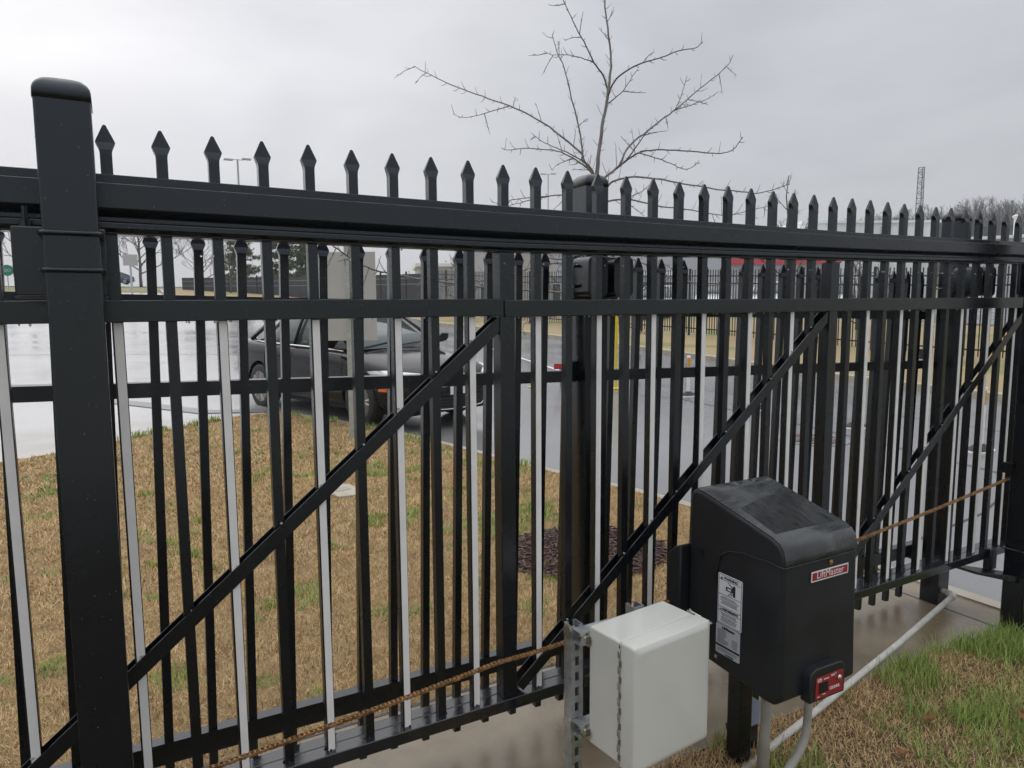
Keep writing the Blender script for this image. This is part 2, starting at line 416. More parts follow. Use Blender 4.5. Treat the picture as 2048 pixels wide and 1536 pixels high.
# far grass bank behind its kerb
bmb = MB(); by = frange(-14, 60, 1.0); NB = 26
for y in by:
    k = kerb_x(y) + .14
    for i in range(NB + 1):
        x = k + (30 - k) * (i / NB)
        bmb.v.append((x, y, Hbank(x, y) - .02 + .03 * math.sin(x * 2.1 + y) * math.sin(y * 1.3)))
for j in range(len(by) - 1):
    for i in range(NB):
        a = j * (NB + 1) + i; bmb.f.append((a, a + 1, a + NB + 2, a + NB + 1))
tag(bmb.build('grass_bank', M['grass_far'], smooth=True), kind='structure')
kb = MB()
secs = []
for y in frange(-14, 56, 1.0):
    k = kerb_x(y); h = Hroad(k, y)
    secs.append([(k, y, h - .06), (k, y, h + .085), (k + .03, y, h + .1), (k + .15, y, h + .1), (k + .15, y, h - .06)])
kb.loft(secs)
tag(kb.build('far_kerb', M['kerb']), kind='structure')
# parking area behind the far fence
pk = MB(); secs = []
for y in frange(-14, 62, 2.0):
    secs.append([(x, y, Hbank(30, y) + .02) for x in (29.5, 40, 55, 80)])
pk.loft(secs, cap=False, closed=False)
tag(pk.build('parking_area', M['asphalt'], smooth=True), kind='structure')

# near island of dormant lawn between gate and road
ISL = [(-9.0, 6.3), (-4.0, 6.75), (-1.17, 7.33), (-.4, 7.75), (.35, 8.45), (.99, 9.0), (1.5, 9.32), (1.95, 9.42), (2.22, 9.2), (2.45, 8.67), (2.79, 7.79), (3.05, 6.95), (3.25, 6.15), (3.41, 5.4), (3.53, 4.69), (3.64, 4.2), (3.77, 3.6), (3.9, 3.1), (3.98, 2.7), (4.03, 2.3), (4.07, 1.5), (4.09, .70)]
isl = ISL + [(-9.0, .70)]
def lawn_z(x, y): return .0 + .012 * math.sin(x * 3.1 + 1) * math.sin(y * 2.3)
mb = MB(); mb.poly(isl, -.25, 0)
tag(mb.build('lawn', M['soil']), kind='structure')
# kerb strip round the island and down the drive
def strip(pts, w, z0, z1, name, material, side=1):
    secs = []
    n = len(pts)
    for i, (x, y) in enumerate(pts):
        ax, ay = pts[max(i - 1, 0)]; bx_, by_ = pts[min(i + 1, n - 1)]
        d = Vector((bx_ - ax, by_ - ay)).normalized(); nx, ny = d.y * side, -d.x * side
        secs.append([(x - nx * .01, y - ny * .01, z0), (x - nx * .01, y - ny * .01, z1), (x + nx * w, y + ny * w, z1 - .006), (x + nx * (w + .012), y + ny * (w + .012), z0)])
    mb = MB(); mb.loft(secs)
    return mb.build(name, material)
east = ISL[7:] + [(4.1, .35), (4.12, -.3), (4.16, -1.2), (4.2, -3), (4.3, -8)]
west = ISL[:8]
tag(strip(east, .10, -.2, .012, 'kerb', M['kerb'], -1), kind='structure')
# light concrete sidewalk in the north-west
mb = MB(); mb.poly([(-9.0, 6.3), (-4.0, 6.75), (-1.17, 7.33), (-.4, 7.75), (.35, 8.45), (.99, 9.0), (1.5, 9.32), (1.95, 9.42), (2.0, 9.52), (1.05, 9.86), (.06, 11.2), (-1.9, 13.4), (-9, 16.5)][::-1], -.2, -.008)
tag(mb.build('sidewalk', M['apron']), kind='structure')
# concrete strip under the gate
PADN = [(-9, .70), (4.085, .70), (4.09, .35), (4.11, -.28), (3.9, -.19), (3.72, -.16), (3.3, -.13), (2.8, -.11), (1.9, -.11), (-9, -.11)][::-1]
mb = MB(); mb.poly(PADN, -.2, .004)
tag(mb.build('concrete_strip', M['concrete_wet']), kind='structure')
mb = MB()
mb.box(3.86, 3.872, -.16, .70, .0, .0055); mb.box(-9, 4.08, .695, .712, -.02, .0058)
tag(mb.build('strip_joint', M['crack']), kind='structure')
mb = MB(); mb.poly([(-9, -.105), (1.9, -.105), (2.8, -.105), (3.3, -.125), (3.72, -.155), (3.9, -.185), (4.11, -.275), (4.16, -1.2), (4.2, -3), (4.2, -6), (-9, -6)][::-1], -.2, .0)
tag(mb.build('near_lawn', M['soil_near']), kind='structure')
# painted lane line and joints on the road
def flat_line(name, pts, w, z, material, closed=False):
    mb = MB(); secs = []
    n = len(pts)
    for i, (x, y) in enumerate(pts):
        ax, ay = pts[max(i - 1, 0)]; bx_, by_ = pts[min(i + 1, n - 1)]
        d = Vector((bx_ - ax, by_ - ay)).normalized()
        secs.append([(x + d.y * w / 2, y - d.x * w / 2, Hroad(x, y) + z), (x - d.y * w / 2, y + d.x * w / 2, Hroad(x, y) + z)])
    mb.loft(secs, cap=False, closed=False)
    return tag(mb.build(name, material), kind='structure')
flat_line('lane_line', [(10.4, 20), (9.95, 16.8), (9.5, 14.5), (9.1, 12.4), (8.8, 11), (8.65, 10.4)], .11, -.024, M['asphalt_line'])
flat_line('gutter', [(2.15, 9.72), (1.15, 10.05), (.16, 11.42), (-1.8, 13.65), (-9, 16.8)], .34, -.0243, M['gutter'])
flat_line('road_joint', [(7.9, 9.7), (8.6, 7.6), (8.35, 5.5), (8.0, 3.6), (7.4, 1.2), (7.2, -2)], .025, -.0245, M['crack'])
flat_line('road_joint', [(-12, 17.4), (-3, 15.0), (1.5, 13.6), (4.2, 12.8), (7.9, 12.2)], .03, -.0245, M['crack'])
flat_line('road_joint', [(-12, 24), (-2, 21.0), (4, 18.6), (9, 16.8)], .04, -.0245, M['crack'])
flat_line('road_joint', [(9.6, 9.6), (10.0, 7.0), (10.1, 4.8), (9.9, 2.0)], .02, -.0245, M['crack'])
flat_line('road_joint', [(4.3, .9), (6.0, 1.1), (8.0, 1.7), (12, 2.2)], .015, -.0245, M['crack'])

# ================================================================== GRASS
def in_poly(px, py, poly):
    c = np.zeros(len(px), bool); n = len(poly)
    for i in range(n):
        x1, y1 = poly[i]; x2, y2 = poly[(i + 1) % n]
        if y1 == y2: continue
        k = ((y1 > py) != (y2 > py)) & (px < (x2 - x1) * (py - y1) / (y2 - y1) + x1); c ^= k
    return c
def blades(name, px, py, pz, length, width, lean, material, tone, green):
    n = len(px)
    a = rng.uniform(0, 2 * np.pi, n); b = a + np.pi / 2 + rng.normal(0, .4, n)
    wx, wy = np.cos(a) * width / 2, np.sin(a) * width / 2
    lx, ly = np.cos(b) * np.sin(lean) * length, np.sin(b) * np.sin(lean) * length
    lz = np.cos(lean) * length
    P = np.zeros((n, 5, 3), np.float32)
    P[:, 0] = np.stack([px - wx, py - wy, pz], 1); P[:, 1] = np.stack([px + wx, py + wy, pz], 1)
    P[:, 2] = np.stack([px - wx * .8 + lx * .42, py - wy * .8 + ly * .42, pz + lz * .6], 1)
    P[:, 3] = np.stack([px + wx * .8 + lx * .42, py + wy * .8 + ly * .42, pz + lz * .6], 1)
    P[:, 4] = np.stack([px + lx, py + ly, pz + lz], 1)
    base = (np.arange(n) * 5)[:, None]
    tri = (base + np.array([0, 1, 3, 0, 3, 2, 2, 3, 4])[None, :]).reshape(-1).astype(np.int32)
    me = bpy.data.meshes.new(name)
    me.vertices.add(n * 5); me.vertices.foreach_set('co', P.reshape(-1))
    me.loops.add(n * 9); me.loops.foreach_set('vertex_index', tri)
    me.polygons.add(n * 3); me.polygons.foreach_set('loop_start', (np.arange(n * 3) * 3).astype(np.int32))
    me.update(calc_edges=True)
    for nm, arr in (('tone', tone), ('green', green)):
        at = me.attributes.new(nm, 'FLOAT', 'POINT'); at.data.foreach_set('value', np.repeat(arr.astype(np.float32), 5))
    me.materials.append(material)
    o = bpy.data.objects.new(name, me); C.objects.link(o)
    return o
def smooth_noise(x, y, seed, sc):
    r = np.random.default_rng(seed); G = r.random((64, 64))
    u = (x * sc) % 63; v = (y * sc) % 63; i = u.astype(int); j = v.astype(int); fu = u - i; fv = v - j
    fu = fu * fu * (3 - 2 * fu); fv = fv * fv * (3 - 2 * fv)
    return (G[i, j] * (1 - fu) + G[i + 1, j] * fu) * (1 - fv) + (G[i, j + 1] * (1 - fu) + G[i + 1, j + 1] * fu) * fv
MULCH_C = (2.68, 1.88)
def scatter_lawn():
    X = []; Y = []; W = []; L = []
    for (y0, y1, dens, w, l0) in ((.62, 2.6, 9500, .0032, .038), (2.6, 5.2, 4800, .0050, .042), (5.2, 9.5, 2300, .0085, .045)):
        xa, xb = (-2.0 if y0 < 5 else -3.2), 4.15
        n = int((xb - xa) * (y1 - y0) * dens)
        x = rng.uniform(xa, xb, n); y = rng.uniform(y0, y1, n)
        k = in_poly(x, y, isl) & ~(((x - 1.69) / .13) ** 2 + ((y - 4.28) / .25) ** 2 < 1)
        x, y = x[k], y[k]
        d = ((x - MULCH_C[0]) / .52) ** 2 + ((y - MULCH_C[1]) / .47) ** 2
        k = (d > 1 + .25 * (smooth_noise(x, y, 3, 5) - .5)) | (rng.random(len(x)) < .04)
        x, y = x[k], y[k]
        X.append(x); Y.append(y); W.append(np.full(len(x), w)); L.append(np.full(len(x), l0))
    x = np.concatenate(X); y = np.concatenate(Y); w = np.concatenate(W); L = np.concatenate(L)
    n = len(x)
    clump = smooth_noise(x, y, 5, 7); c2 = smooth_noise(x, y, 8, 21)
    ln = L * rng.uniform(.5, 1.25, n) * (.65 + .7 * clump)
    lean = np.abs(rng.normal(.98, .38, n)).clip(.05, 1.5)
    tone = (rng.random(n) * .55 + .25 * clump + .3 * c2 - .1).clip(0, 1)
    # weedy green tufts: small clumps, denser by the kerb and round the mulch
    gm = smooth_noise(x, y, 21, 3.2); gf = smooth_noise(x, y, 22, 9)
    gmask = (gm * .6 + gf * .55)
    thr = .86 - .13 * np.exp(-((x - 2.6) ** 2 + (y - 2.75) ** 2) / .5) - .07 * np.exp(-((x - 2.3) ** 2 + (y - 4.3) ** 2) / 2.5)
    for gx_, gy_, gr_ in ((2.95, 2.9, .30), (2.45, 2.8, .22), (2.3, 8.2, .35), (3.3, 5.3, .3), (3.15, 6.0, .25), (2.9, 2.55, .15), (3.5, 4.5, .16), (-.3, 3.6, .18), (1.15, 3.4, .22), (.9, 2.0, .12), (.15, 1.5, .10), (3.55, 1.6, .2)):
        thr = thr - .30 * np.exp(-(((x - gx_) ** 2 + (y - gy_) ** 2) / gr_ ** 2))
    g = np.where((gmask > thr) & (rng.random(n) < .75), 1.0, np.where(rng.random(n) < .05, .8, 0.0))
    ln = np.where(g > .5, ln * 1.05 + .008, ln); lean = np.where(g > .5, lean * .8, lean)
    return blades('grass', x, y, np.full(n, -.002), ln, w * rng.uniform(.7, 1.3, n), lean, M['grass_blade'], tone, g)
M['grass_blade'] = grass_mat('grass_blade', (.34, .205, .085), (.96, .71, .40), (.13, .21, .03), (.50, .60, .19), 1.9, .99)
tag(scatter_lawn(), kind='stuff')
def scatter_near():
    x = rng.uniform(.9, 4.2, 70000); y = -.09 - 1.35 * rng.random(70000) ** 1.4
    k = (y < -.11 - .09 * np.clip(x - 3.5, 0, .6) + .05 * (smooth_noise(x, y, 2, 12) - .4))
    x, y = x[k], y[k]; n = len(x)
    gm = smooth_noise(x, y, 31, 3.0) * .6 + smooth_noise(x, y, 32, 8) * .5
    gb = gm + .30 * np.clip((x - 2.7) / 1.1, 0, 1) + .28 * np.clip((-.35 - y) / .6, 0, 1)
    pr = np.clip((gb - .58) / .42, 0, 1) ** 1.3 * .85
    g = (rng.random(n) < pr).astype(float)
    ln = rng.uniform(.018, .045, n) * (1 + 1.6 * g * (.4 + rng.random(n)))
    lean = np.where(g > .5, np.abs(rng.normal(.5, .3, n)), np.abs(rng.normal(.95, .35, n))).clip(.05, 1.45)
    return blades('grass', x, y, np.full(n, -.002), ln, np.where(g > .5, .0032, .0024) * rng.uniform(.7, 1.3, n), lean, M['grass_blade'], (rng.random(n) * .8 + .1), g)
tag(scatter_near(), kind='stuff')
def tufts(name, spots, hmin, hmax, per, w):
    X = []; Y = []; Lh = []
    for (cx, cy, r) in spots:
        X.append(cx + rng.normal(0, r, per)); Y.append(cy + rng.normal(0, r, per)); Lh.append(rng.uniform(hmin, hmax, per))
    x = np.concatenate(X); y = np.concatenate(Y); l = np.concatenate(Lh); n = len(x)
    return blades(name, x, y, np.zeros(n), l, np.full(n, w), np.abs(rng.normal(.5, .3, n)), M['grass_blade'], rng.random(n), np.ones(n))
near_sp = [(3.2 + .85 * rng.random(), -.28 - .75 * rng.random() ** .8, .10) for _ in range(46)] + [(2.4 + 1.4 * rng.random(), -.5 - .5 * rng.random(), .11) for _ in range(20)] + [(3.82, -.27, .06), (3.7, -.25, .04), (3.5, -.18, .012), (3.45, -.17, .012), (3.95, -.3, .06), (2.1, -.45, .05), (2.2, -.6, .05)]
tag(tufts('tall_grass', near_sp, .025, .11, 30, .0032), kind='stuff')
edge_sp = [(-.5 + i * .17 + .03 * math.sin(i * 5), 7.72 + i * .135, .05) for i in range(11)] + [(2.3, 8.9, .05), (2.6, 8.1, .08), (2.9, 7.3, .06), (3.22, 6.1, .10), (3.1, 6.4, .08), (3.6, 4.3, .08), (3.55, 4.5, .06)]
tag(tufts('weeds', edge_sp, .05, .11, 60, .010), kind='stuff')
wsp = [(1.0 + 2.3 * rng.random(), 1.6 + 5 * rng.random(), .04) for _ in range(34)] + [(-.4 + 1.5 * rng.random(), 1.3 + 4 * rng.random(), .035) for _ in range(16)] + [(2.9 + .1 * rng.random(), 2.75 + .3 * rng.random(), .09) for _ in range(4)] + [(2.45, 2.75, .08), (2.35, 2.6, .07)]
tag(tufts('weeds', wsp, .025, .06, 70, .006), kind='stuff')
# tangle of bark mulch round the tree
mu = MB()
for i in range(2600):
    a = random.uniform(0, 2 * math.pi); r = math.sqrt(random.random())
    x = MULCH_C[0] + .57 * r * math.cos(a); y = MULCH_C[1] + .51 * r * math.sin(a); z = .012 + .055 * (1 - r * r) + random.uniform(-.012, .012)
    L = random.uniform(.02, .055); t = random.uniform(0, math.pi); w = random.uniform(.003, .008)
    dx, dy, dz = math.cos(t) * L, math.sin(t) * L, random.uniform(-.012, .012)
    cxx, cyy = -math.sin(t) * w, math.cos(t) * w; b = random.uniform(.002, .01)
    mu.add([(x - dx, y - dy, z - dz), (x + cxx, y + cyy, z + b), (x + dx, y + dy, z + dz), (x - cxx, y - cyy, z + b), (x, y, z - .004)], [(0, 1, 2, 3), (0, 4, 1), (1, 4, 2), (2, 4, 3), (3, 4, 0)])
tag(mu.build('mulch', M['mulch']), kind='stuff')
# small concrete cover in the lawn
t = empty('valve_cover', (1.69, 4.28, 0), R(12), 'flat tan concrete cover set in the brown lawn behind the fence', 'cover')
mb = MB(); mb.poly([(-.13, -.2), (.02, -.25), (.14, -.12), (.15, .14), (.03, .26), (-.1, .2), (-.15, .02)], -.02, .018); mb.build('slab', M['rock'], t, bevel=.006)
mb = MB(); mb.box(-.06, .07, -.05, .06, .0185, .022); mb.build('lid', M['kerb'], t)
# manhole
t = empty('drain_cover', (7.45, 3.85, Hroad(0, 0) - .03), R(20), 'rusty oval drain cover in the wet drive asphalt', 'drain cover')
mb = MB(); mb.lathe([(.0, 0), (.42, 0), (.42, .008), (.36, .008), (.36, .005), (0, .005)], 28); mb.build('rim', M['rail_far'], t)
for i in range(5):
    mb = MB(); w = .32 * math.sqrt(1 - ((i - 2) / 2.8) ** 2); mb.box(-w, w, (i - 2) * .12 - .04, (i - 2) * .12 + .04, .006, .014); mb.build('bar', M['mulch'], t)

# ================================================================== SLIDING GATE
S = .1175
ZT = 2.097                                     # spear tips
def picket_mesh(z0, tip, name, head=True):
    h = .0127
    def sec(hx, hy, z): return [(-hx, -hy, z), (hx, -hy, z), (hx, hy, z), (-hx, hy, z)]
    mb = MB()
    secs = [sec(h, h, z0), sec(h, h, tip - .066), sec(.0138, .0118, tip - .058), sec(.0185, .0088, tip - .047), sec(.0208, .0070, tip - .041), sec(.0190, .0064, tip - .036), sec(.0035, .0034, tip - .002), sec(.0012, .0015, tip)]
    mb.loft(secs)
    me = mb.mesh(name, M['black']); return me
gate = empty('sliding_gate', (0, 0, 0), 0, 'black steel sliding gate with spear-topped pickets, diagonal braces and white strips', 'gate')
KEYS = [(-1.4, 1.990), (-.6, 1.987), (0, 1.983), (.34, 1.979), (1.04, 1.970), (2.0, 1.962), (2.8, 1.957), (4.0, 1.963), (5.4, 1.967)]
KH = [1.0, .99, .975, .975, .97, .88, .81, .78, .78]
prof = [(-.018, 0), (-.018, -.024), (-.045, -.0245), (-.045, -.083), (-.024, -.101), (-.024, -.112), (-.041, -.116), (-.041, -.130), (-.030, -.137), (-.030, -.142), (.030, -.142), (.030, -.10), (.045, -.09), (.045, -.025), (.018, -.024), (.018, 0)]
mb = MB(); mb.loft([[(x, y, z0 + z * h_) for y, z in prof] for (x, z0), h_ in zip(KEYS, KH)]); tr = mb.build('track_rail', M['black'], gate, bevel=.0016)
mb = MB()
for x0, x1, dz in ((-1.4, 1.04, 0), (1.045, 5.4, -.004)):
    mb.box(x0, x1, -.031, .026, 1.638 + dz, 1.690 + dz)
mb.build('mid_rail', M['black'], gate, bevel=.002)
mb = MB(); mb.box(-1.4, 4.15, -.036, .014, .352, .391); mb.box(-1.4, 4.15, .016, .064, .352, .3905)
mb.build('bottom_rail', M['black_wet'], gate, bevel=.0025)
pm = picket_mesh(.388, ZT, 'gate_picket')
sm_ = MB(); sm_.box(-.0085, .0108, -.0150, -.0125, .3925, 1.6375); strip_me = sm_.mesh('strip', M['white_tape'])
UP = (-4, 9, 22, 35)
for k in range(-10, 44):
    dz = random.uniform(-.0015, .0015); dx = random.uniform(-.0012, .0012)
    p = link('picket', pm, gate, (k * S + dx, 0, dz))
    if k % 2 == 0:
        sr = link('reflective_strip', strip_me, p, (random.uniform(-.0006, .0006), 0, -dz + random.uniform(-.003, .0)))
for k in UP:
    mb = MB(); mb.box(-.0254, .0254, -.0255, .0255, .3915, 1.832); mb.build('upright', M['black'], gate, bevel=.002, loc=(k * S, 0, 0))
for k in (-17, -4, 9, 22):
    xa, xb = k * S + .027, (k + 13) * S - .030
    za, zb = .398, 1.632
    # two flat bars clamp the pickets, one in front and one behind
    mb = MB()
    d = Vector((xb - xa, 0, zb - za)).normalized(); nn = Vector((d.z, 0, -d.x))   # nn points down-right
    A = Vector((xa, 0, za + .028)); B = Vector((xb, 0, zb + .004))
    def bar(y0, y1, o0, o1):
        vs = []
        for P_ in (A, B):
            for yy, oo in ((y0, o0), (y1, o0), (y1, o1), (y0, o1)): vs.append((P_.x + nn.x * oo, yy, P_.z + nn.z * oo))
        mb.add(vs, [(0, 1, 2, 3), (7, 6, 5, 4), (0, 4, 5, 1), (1, 5, 6, 2), (2, 6, 7, 3), (3, 7, 4, 0)])
    bar(-.0205, -.0165, 0, .038); bar(.0175, .0212, 0, .038)
    mb.build('diagonal_brace', M['black'], gate, bevel=.0008)
# weld beads where pickets meet the bottom rail, and on the braces
mb = MB()
for k in range(-10, 36):
    if k in UP: continue
    x = k * S
    for sx, w in ((-.014, .004), (.014, .004)):
        mb.lathe([(.0005, .0), (w, .0005), (w * .6, .005), (.0005, .007)], 6, 'z', (x + sx, random.uniform(-.008, .004), .3905))
    mb.lathe([(.0005, .0), (.004, .0005), (.003, .004), (.0005, .005)], 6, 'z', (x + random.uniform(-.008, .008), -.0145, .3905))
w_ = mb.build('weld_beads', M['black_wet'], gate, smooth=True); tag(w_, kind='stuff')
# rain hanging from the rails
mb = MB()
for i in range(120):
    x = random.uniform(-.3, 4.0); zz, yy = random.choice([(1.638, -.029), (1.638, -.029), (1.826, -.028), (1.8, -.04)])
    if zz > 1.8: 
        z0 = next(za + (zb - za) * (x - xa) / (xb - xa) for (xa, za), (xb, zb) in zip(KEYS, KEYS[1:]) if x <= xb); zz = z0 - .142 * (1 - .2 * sst(x, 1, 3))
        yy = random.uniform(-.028, .0)
    if x > 1.04 and zz < 1.7: zz -= .004
    r = random.uniform(.0016, .0030)
    mb.lathe([(.0003, -r * 1.2), (r * .8, -r * .7), (r, 0), (r * .7, r * .8), (.0003, r * 1.1)], 8, 'z', (x, yy, zz - r * .8))
tag(mb.build('raindrops', M['glass_drop'], gate, smooth=True), kind='stuff')

# small weld beads where the braces cross the pickets
mb = MB()
for k in (-17, -4, 9, 22):
    xa, xb = k * S + .027, (k + 13) * S - .030
    for j in range(k + 1, k + 13):
        x = j * S; z = .398 + .028 + (x - xa) / (xb - xa) * (1.632 + .004 - .398 - .028)
        if -1.3 < x: mb.lathe([(.0005, .0), (.0042, .0008), (.0036, .0045), (.0005, .006)], 6, 'z', (x + random.uniform(-.010, .008), -.0165, z + random.uniform(-.002, .006)))
tag(mb.build('weld_beads', M['galv_post'], gate, smooth=True), kind='stuff')
# chain
def chain_pts(x):
    K = [(-1.4, .470), (.149, .511), (.97, .579), (1.267, .588), (1.703, .639), (2.673, .676), (3.832, .794)]
    for (xa, za), (xb, zb) in zip(K, K[1:]):
        if x <= xb: t = (x - xa) / (xb - xa); return za + (zb - za) * t - .004 * math.sin(math.pi * t)
    return K[-1][1]
mb = MB(); x = -.8; i = 0
PT = .0127
def chain_piece(mb, x, z, dx, dz, outer):
    d = Vector((dx, 0, dz)).normalized(); n = Vector((-d.z, 0, d.x)); c = Vector((x, -.12, z))
    yy = .0062 if outer else .0042
    pr = []
    for a, hgt in ((-.0094, .0018), (-.0072, .0046), (-.0030, .0040), (0, .0030), (.0030, .0040), (.0072, .0046), (.0094, .0018)): pr.append((a, hgt))
    ring = [(a, h) for a, h in pr] + [(a, -h) for a, h in reversed(pr)]
    for s in (-1, 1):
        fr = [c + d * a + n * h + Vector((0, s * yy, 0)) for a, h in ring]; bk = [p + Vector((0, s * .0012, 0)) for p in fr]
        k = len(ring); mb.add(fr + bk, [tuple(range(k)), tuple(range(k, 2 * k))[::-1]] + [(q, (q + 1) % k, k + (q + 1) % k, k + q) for q in range(k)])
    mb.lathe([(.0038, -.006), (.0038, .006)], 6, 'y', (c.x - d.x * PT / 2, -.12, c.z - d.z * PT / 2))
    mb.lathe([(.0018, -.0085), (.0018, .0085)], 5, 'y', (c.x - d.x * PT / 2, -.12, c.z - d.z * PT / 2))
while x < 3.83:
    z = chain_pts(x); z2 = chain_pts(x + PT)
    if not (1.72 < x < 1.98): chain_piece(mb, x, z, PT, z2 - z, i % 2 == 0)
    x += PT / math.hypot(1, (z2 - z) / PT); i += 1
tag(mb.build('drive_chain', M['chain'], smooth=False), 'rusty roller chain strung along the gate into the black operator housing', 'chain', kind='stuff')
mb = MB(); mb.tube([(3.79, -.12, .789), (3.86, -.12, .80)], .004, 8); mb.box(3.845, 3.862, -.125, -.075, .815, .868); 
tag(mb.build('chain_bolt', M['black']), 'small black bolt bracket holding the chain end at the far gate post', 'bracket')
bpy.data.objects['chain_bolt'].data.materials[0] = M['black']

# ================================================================== FIXED FENCE BEHIND
fence = empty('picket_fence', (0, .35, 0), 0, 'black picket fence standing close behind the sliding gate', 'fence')
fs_ = .1175
fpm = picket_mesh(.058, 1.852, 'fence_picket')
FX = [.099, .224, .344, .468, .590, .708, .823, .943, 1.069, 1.188, 1.307, 1.423, 1.53, 1.64, 1.737, 1.865, 1.985, 2.108, 2.226, 2.343, 2.458, 2.580, 2.712, 2.833, 2.952]
LEAN = .023
for k in range(-12, 33):
    x = FX[k] if 0 <= k < len(FX) else (.099 + k * .121 if k < 0 else 2.952 + (k - 24) * fs_)
    if 1.54 < x < 1.67 or x > 3.84: continue
    link('picket', fpm, fence, (x - LEAN * 1.85 + random.uniform(-.001, .001), 0, random.uniform(-.003, .003) + (.050 - .0235 * x if x < 1.9 else .034 - .016 * x)), (0, LEAN, 0))
def rail(z0, z1, tilt=-.012):
    mb = MB()
    for xa, xb in ((-1.4, 1.553), (1.66, 3.864)):
        def sec(x):
            a = z0 + tilt * x; b = z1 + tilt * x
            return [(x, -.021, a), (x, -.021, b), (x, .021, b), (x, .021, a + .0), (x, .017, a), (x, .017, b - .004), (x, -.017, b - .004), (x, -.017, a)]
        mb.loft([sec(xa), sec(xb)])
    return mb.build('rail', M['black'], fence)
rail(1.667, 1.710, -.025); rail(1.414, 1.457, -.028); rail(.282, .350, -.006)
mb = MB()   # brackets in the rail ends
for z in (1.40, 1.66, .27):
    mb.box(1.535, 1.556, -.028, .028, z - .006, z + .05); mb.box(1.658, 1.68, -.028, .028, z - .012, z + .044); mb.box(3.845, 3.866, -.028, .028, z - .045, z + .01)
tag(mb.build('rail_brackets', M['black'], fence), kind='stuff')

# ================================================================== POSTS
def cap_mesh(w):
    def sec(h, z, r): 
        pts = []
        for cx, cy, a0 in ((h - r, h - r, 0), (-h + r, h - r, 90), (-h + r, -h + r, 180), (h - r, -h + r, 270)):
            for a in (0, 30, 60, 90): pts.append((cx + r * math.cos(R(a0 + a)), cy + r * math.sin(R(a0 + a)), z))
        return pts
    mb = MB(); h = w / 2
    mb.loft([sec(h + .0018, -.020, .006), sec(h + .0014, -.002, .007), sec(h - .0002, .006, .009), sec(h - .004, .014, .013), sec(h * .75, .0225, .014), sec(h * .42, .028, .012), sec(h * .15, .030, .005)])
    return mb
def post(name, x, y, ztop, label, w=.1016, z0=-.02):
    t = empty(name, (x, y, 0), 0, label, 'post', 'gate posts')
    mb = MB(); mb.box(-w / 2, w / 2, -w / 2, w / 2, z0, ztop - .012); mb.build('shaft', M['black'], t, bevel=.004, seg=3)
    mb = cap_mesh(w); mb.build('cap', M['black'], t, smooth=True, loc=(0, 0, ztop - .012))
    return t
def ubolt(par, zc, w=.1016, yb=.06, side=-1):
    r = .0052; h = w / 2 + r
    pts = [(-h, side * -yb, zc), (-h, side * (h - .012), zc), (-h + .008, side * (h - .002), zc), (-h + .016, side * h, zc), (h - .016, side * h, zc), (h - .008, side * (h - .002), zc), (h, side * (h - .012), zc), (h, side * -yb, zc)]
    mb = MB(); mb.tube(pts, r, 8); return mb.build('u_bolt', M['black'], par, smooth=True)
# near left roller post
P1 = post('gate_post', -.077, -.161, 2.128, 'black square gate post nearest the viewer with two bolts wrapped round it')
P1.rotation_euler = (0, R(.33), 0); P1.location.x = -.084
mb = MB(); mb.box(-.114, .062, .052, .064, 1.700, 1.848); mb.build('mounting_plate', M['black'], P1, bevel=.003)
mb = MB(); mb.box(-.116, -.012, .066, .075, 1.74, 1.846); mb.box(-.116, .060, .0645, .10, 1.690, 1.700); mb.build('roller_bracket', M['black'], P1, bevel=.002)
ubolt(P1, 1.828); ubolt(P1, 1.752)
mb = MB(); mb.lathe([(.0005, 0), (.012, 0), (.012, .016), (.006, .018), (.006, .045), (.0005, .045)], 12, 'z', (-.088, .072, 1.847)); mb.build('bolt', M['black'], P1)
mb = MB(); mb.lathe([(.018, -.03), (.034, -.028), (.034, .028), (.018, .03)], 20, 'y', (-.03, .13, 1.80)); mb.build('roller', M['rubber'], P1)
# near right roller post
P2 = post('gate_post', 3.91, -.161, 2.128, 'tall black gate post rising from the green grass beside the drive')
ubolt(P2, .432); ubolt(P2, 1.828); ubolt(P2, 1.752)
mb = MB(); mb.box(-.09, .07, .052, .064, 1.70, 1.85); mb.build('mounting_plate', M['black'], P2, bevel=.003)
mb = MB(); mb.tube([(-.06, -.02, .33), (-.10, .06, .345), (-.30, .21, .365)], .0001, 4)
mb = MB(); mb.add([(-.30, .05, .352), (-.30, .2, .352), (-.02, .055, .300), (-.02, -.04, .300), (-.30, .05, .340), (-.30, .2, .340), (-.02, .055, .262), (-.02, -.04, .262)], [(0, 1, 2, 3), (7, 6, 5, 4), (0, 4, 5, 1), (1, 5, 6, 2), (2, 6, 7, 3), (3, 7, 4, 0)])
mb.box(-.06, -.045, -.055, -.02, .235, .30); mb.build('guide_arm', M['black'], P2, bevel=.002)
mb = MB(); mb.box(-.080, -.022, .095, .135, .30, .412); mb.build('guide_roller', M['black'], P2, bevel=.006)
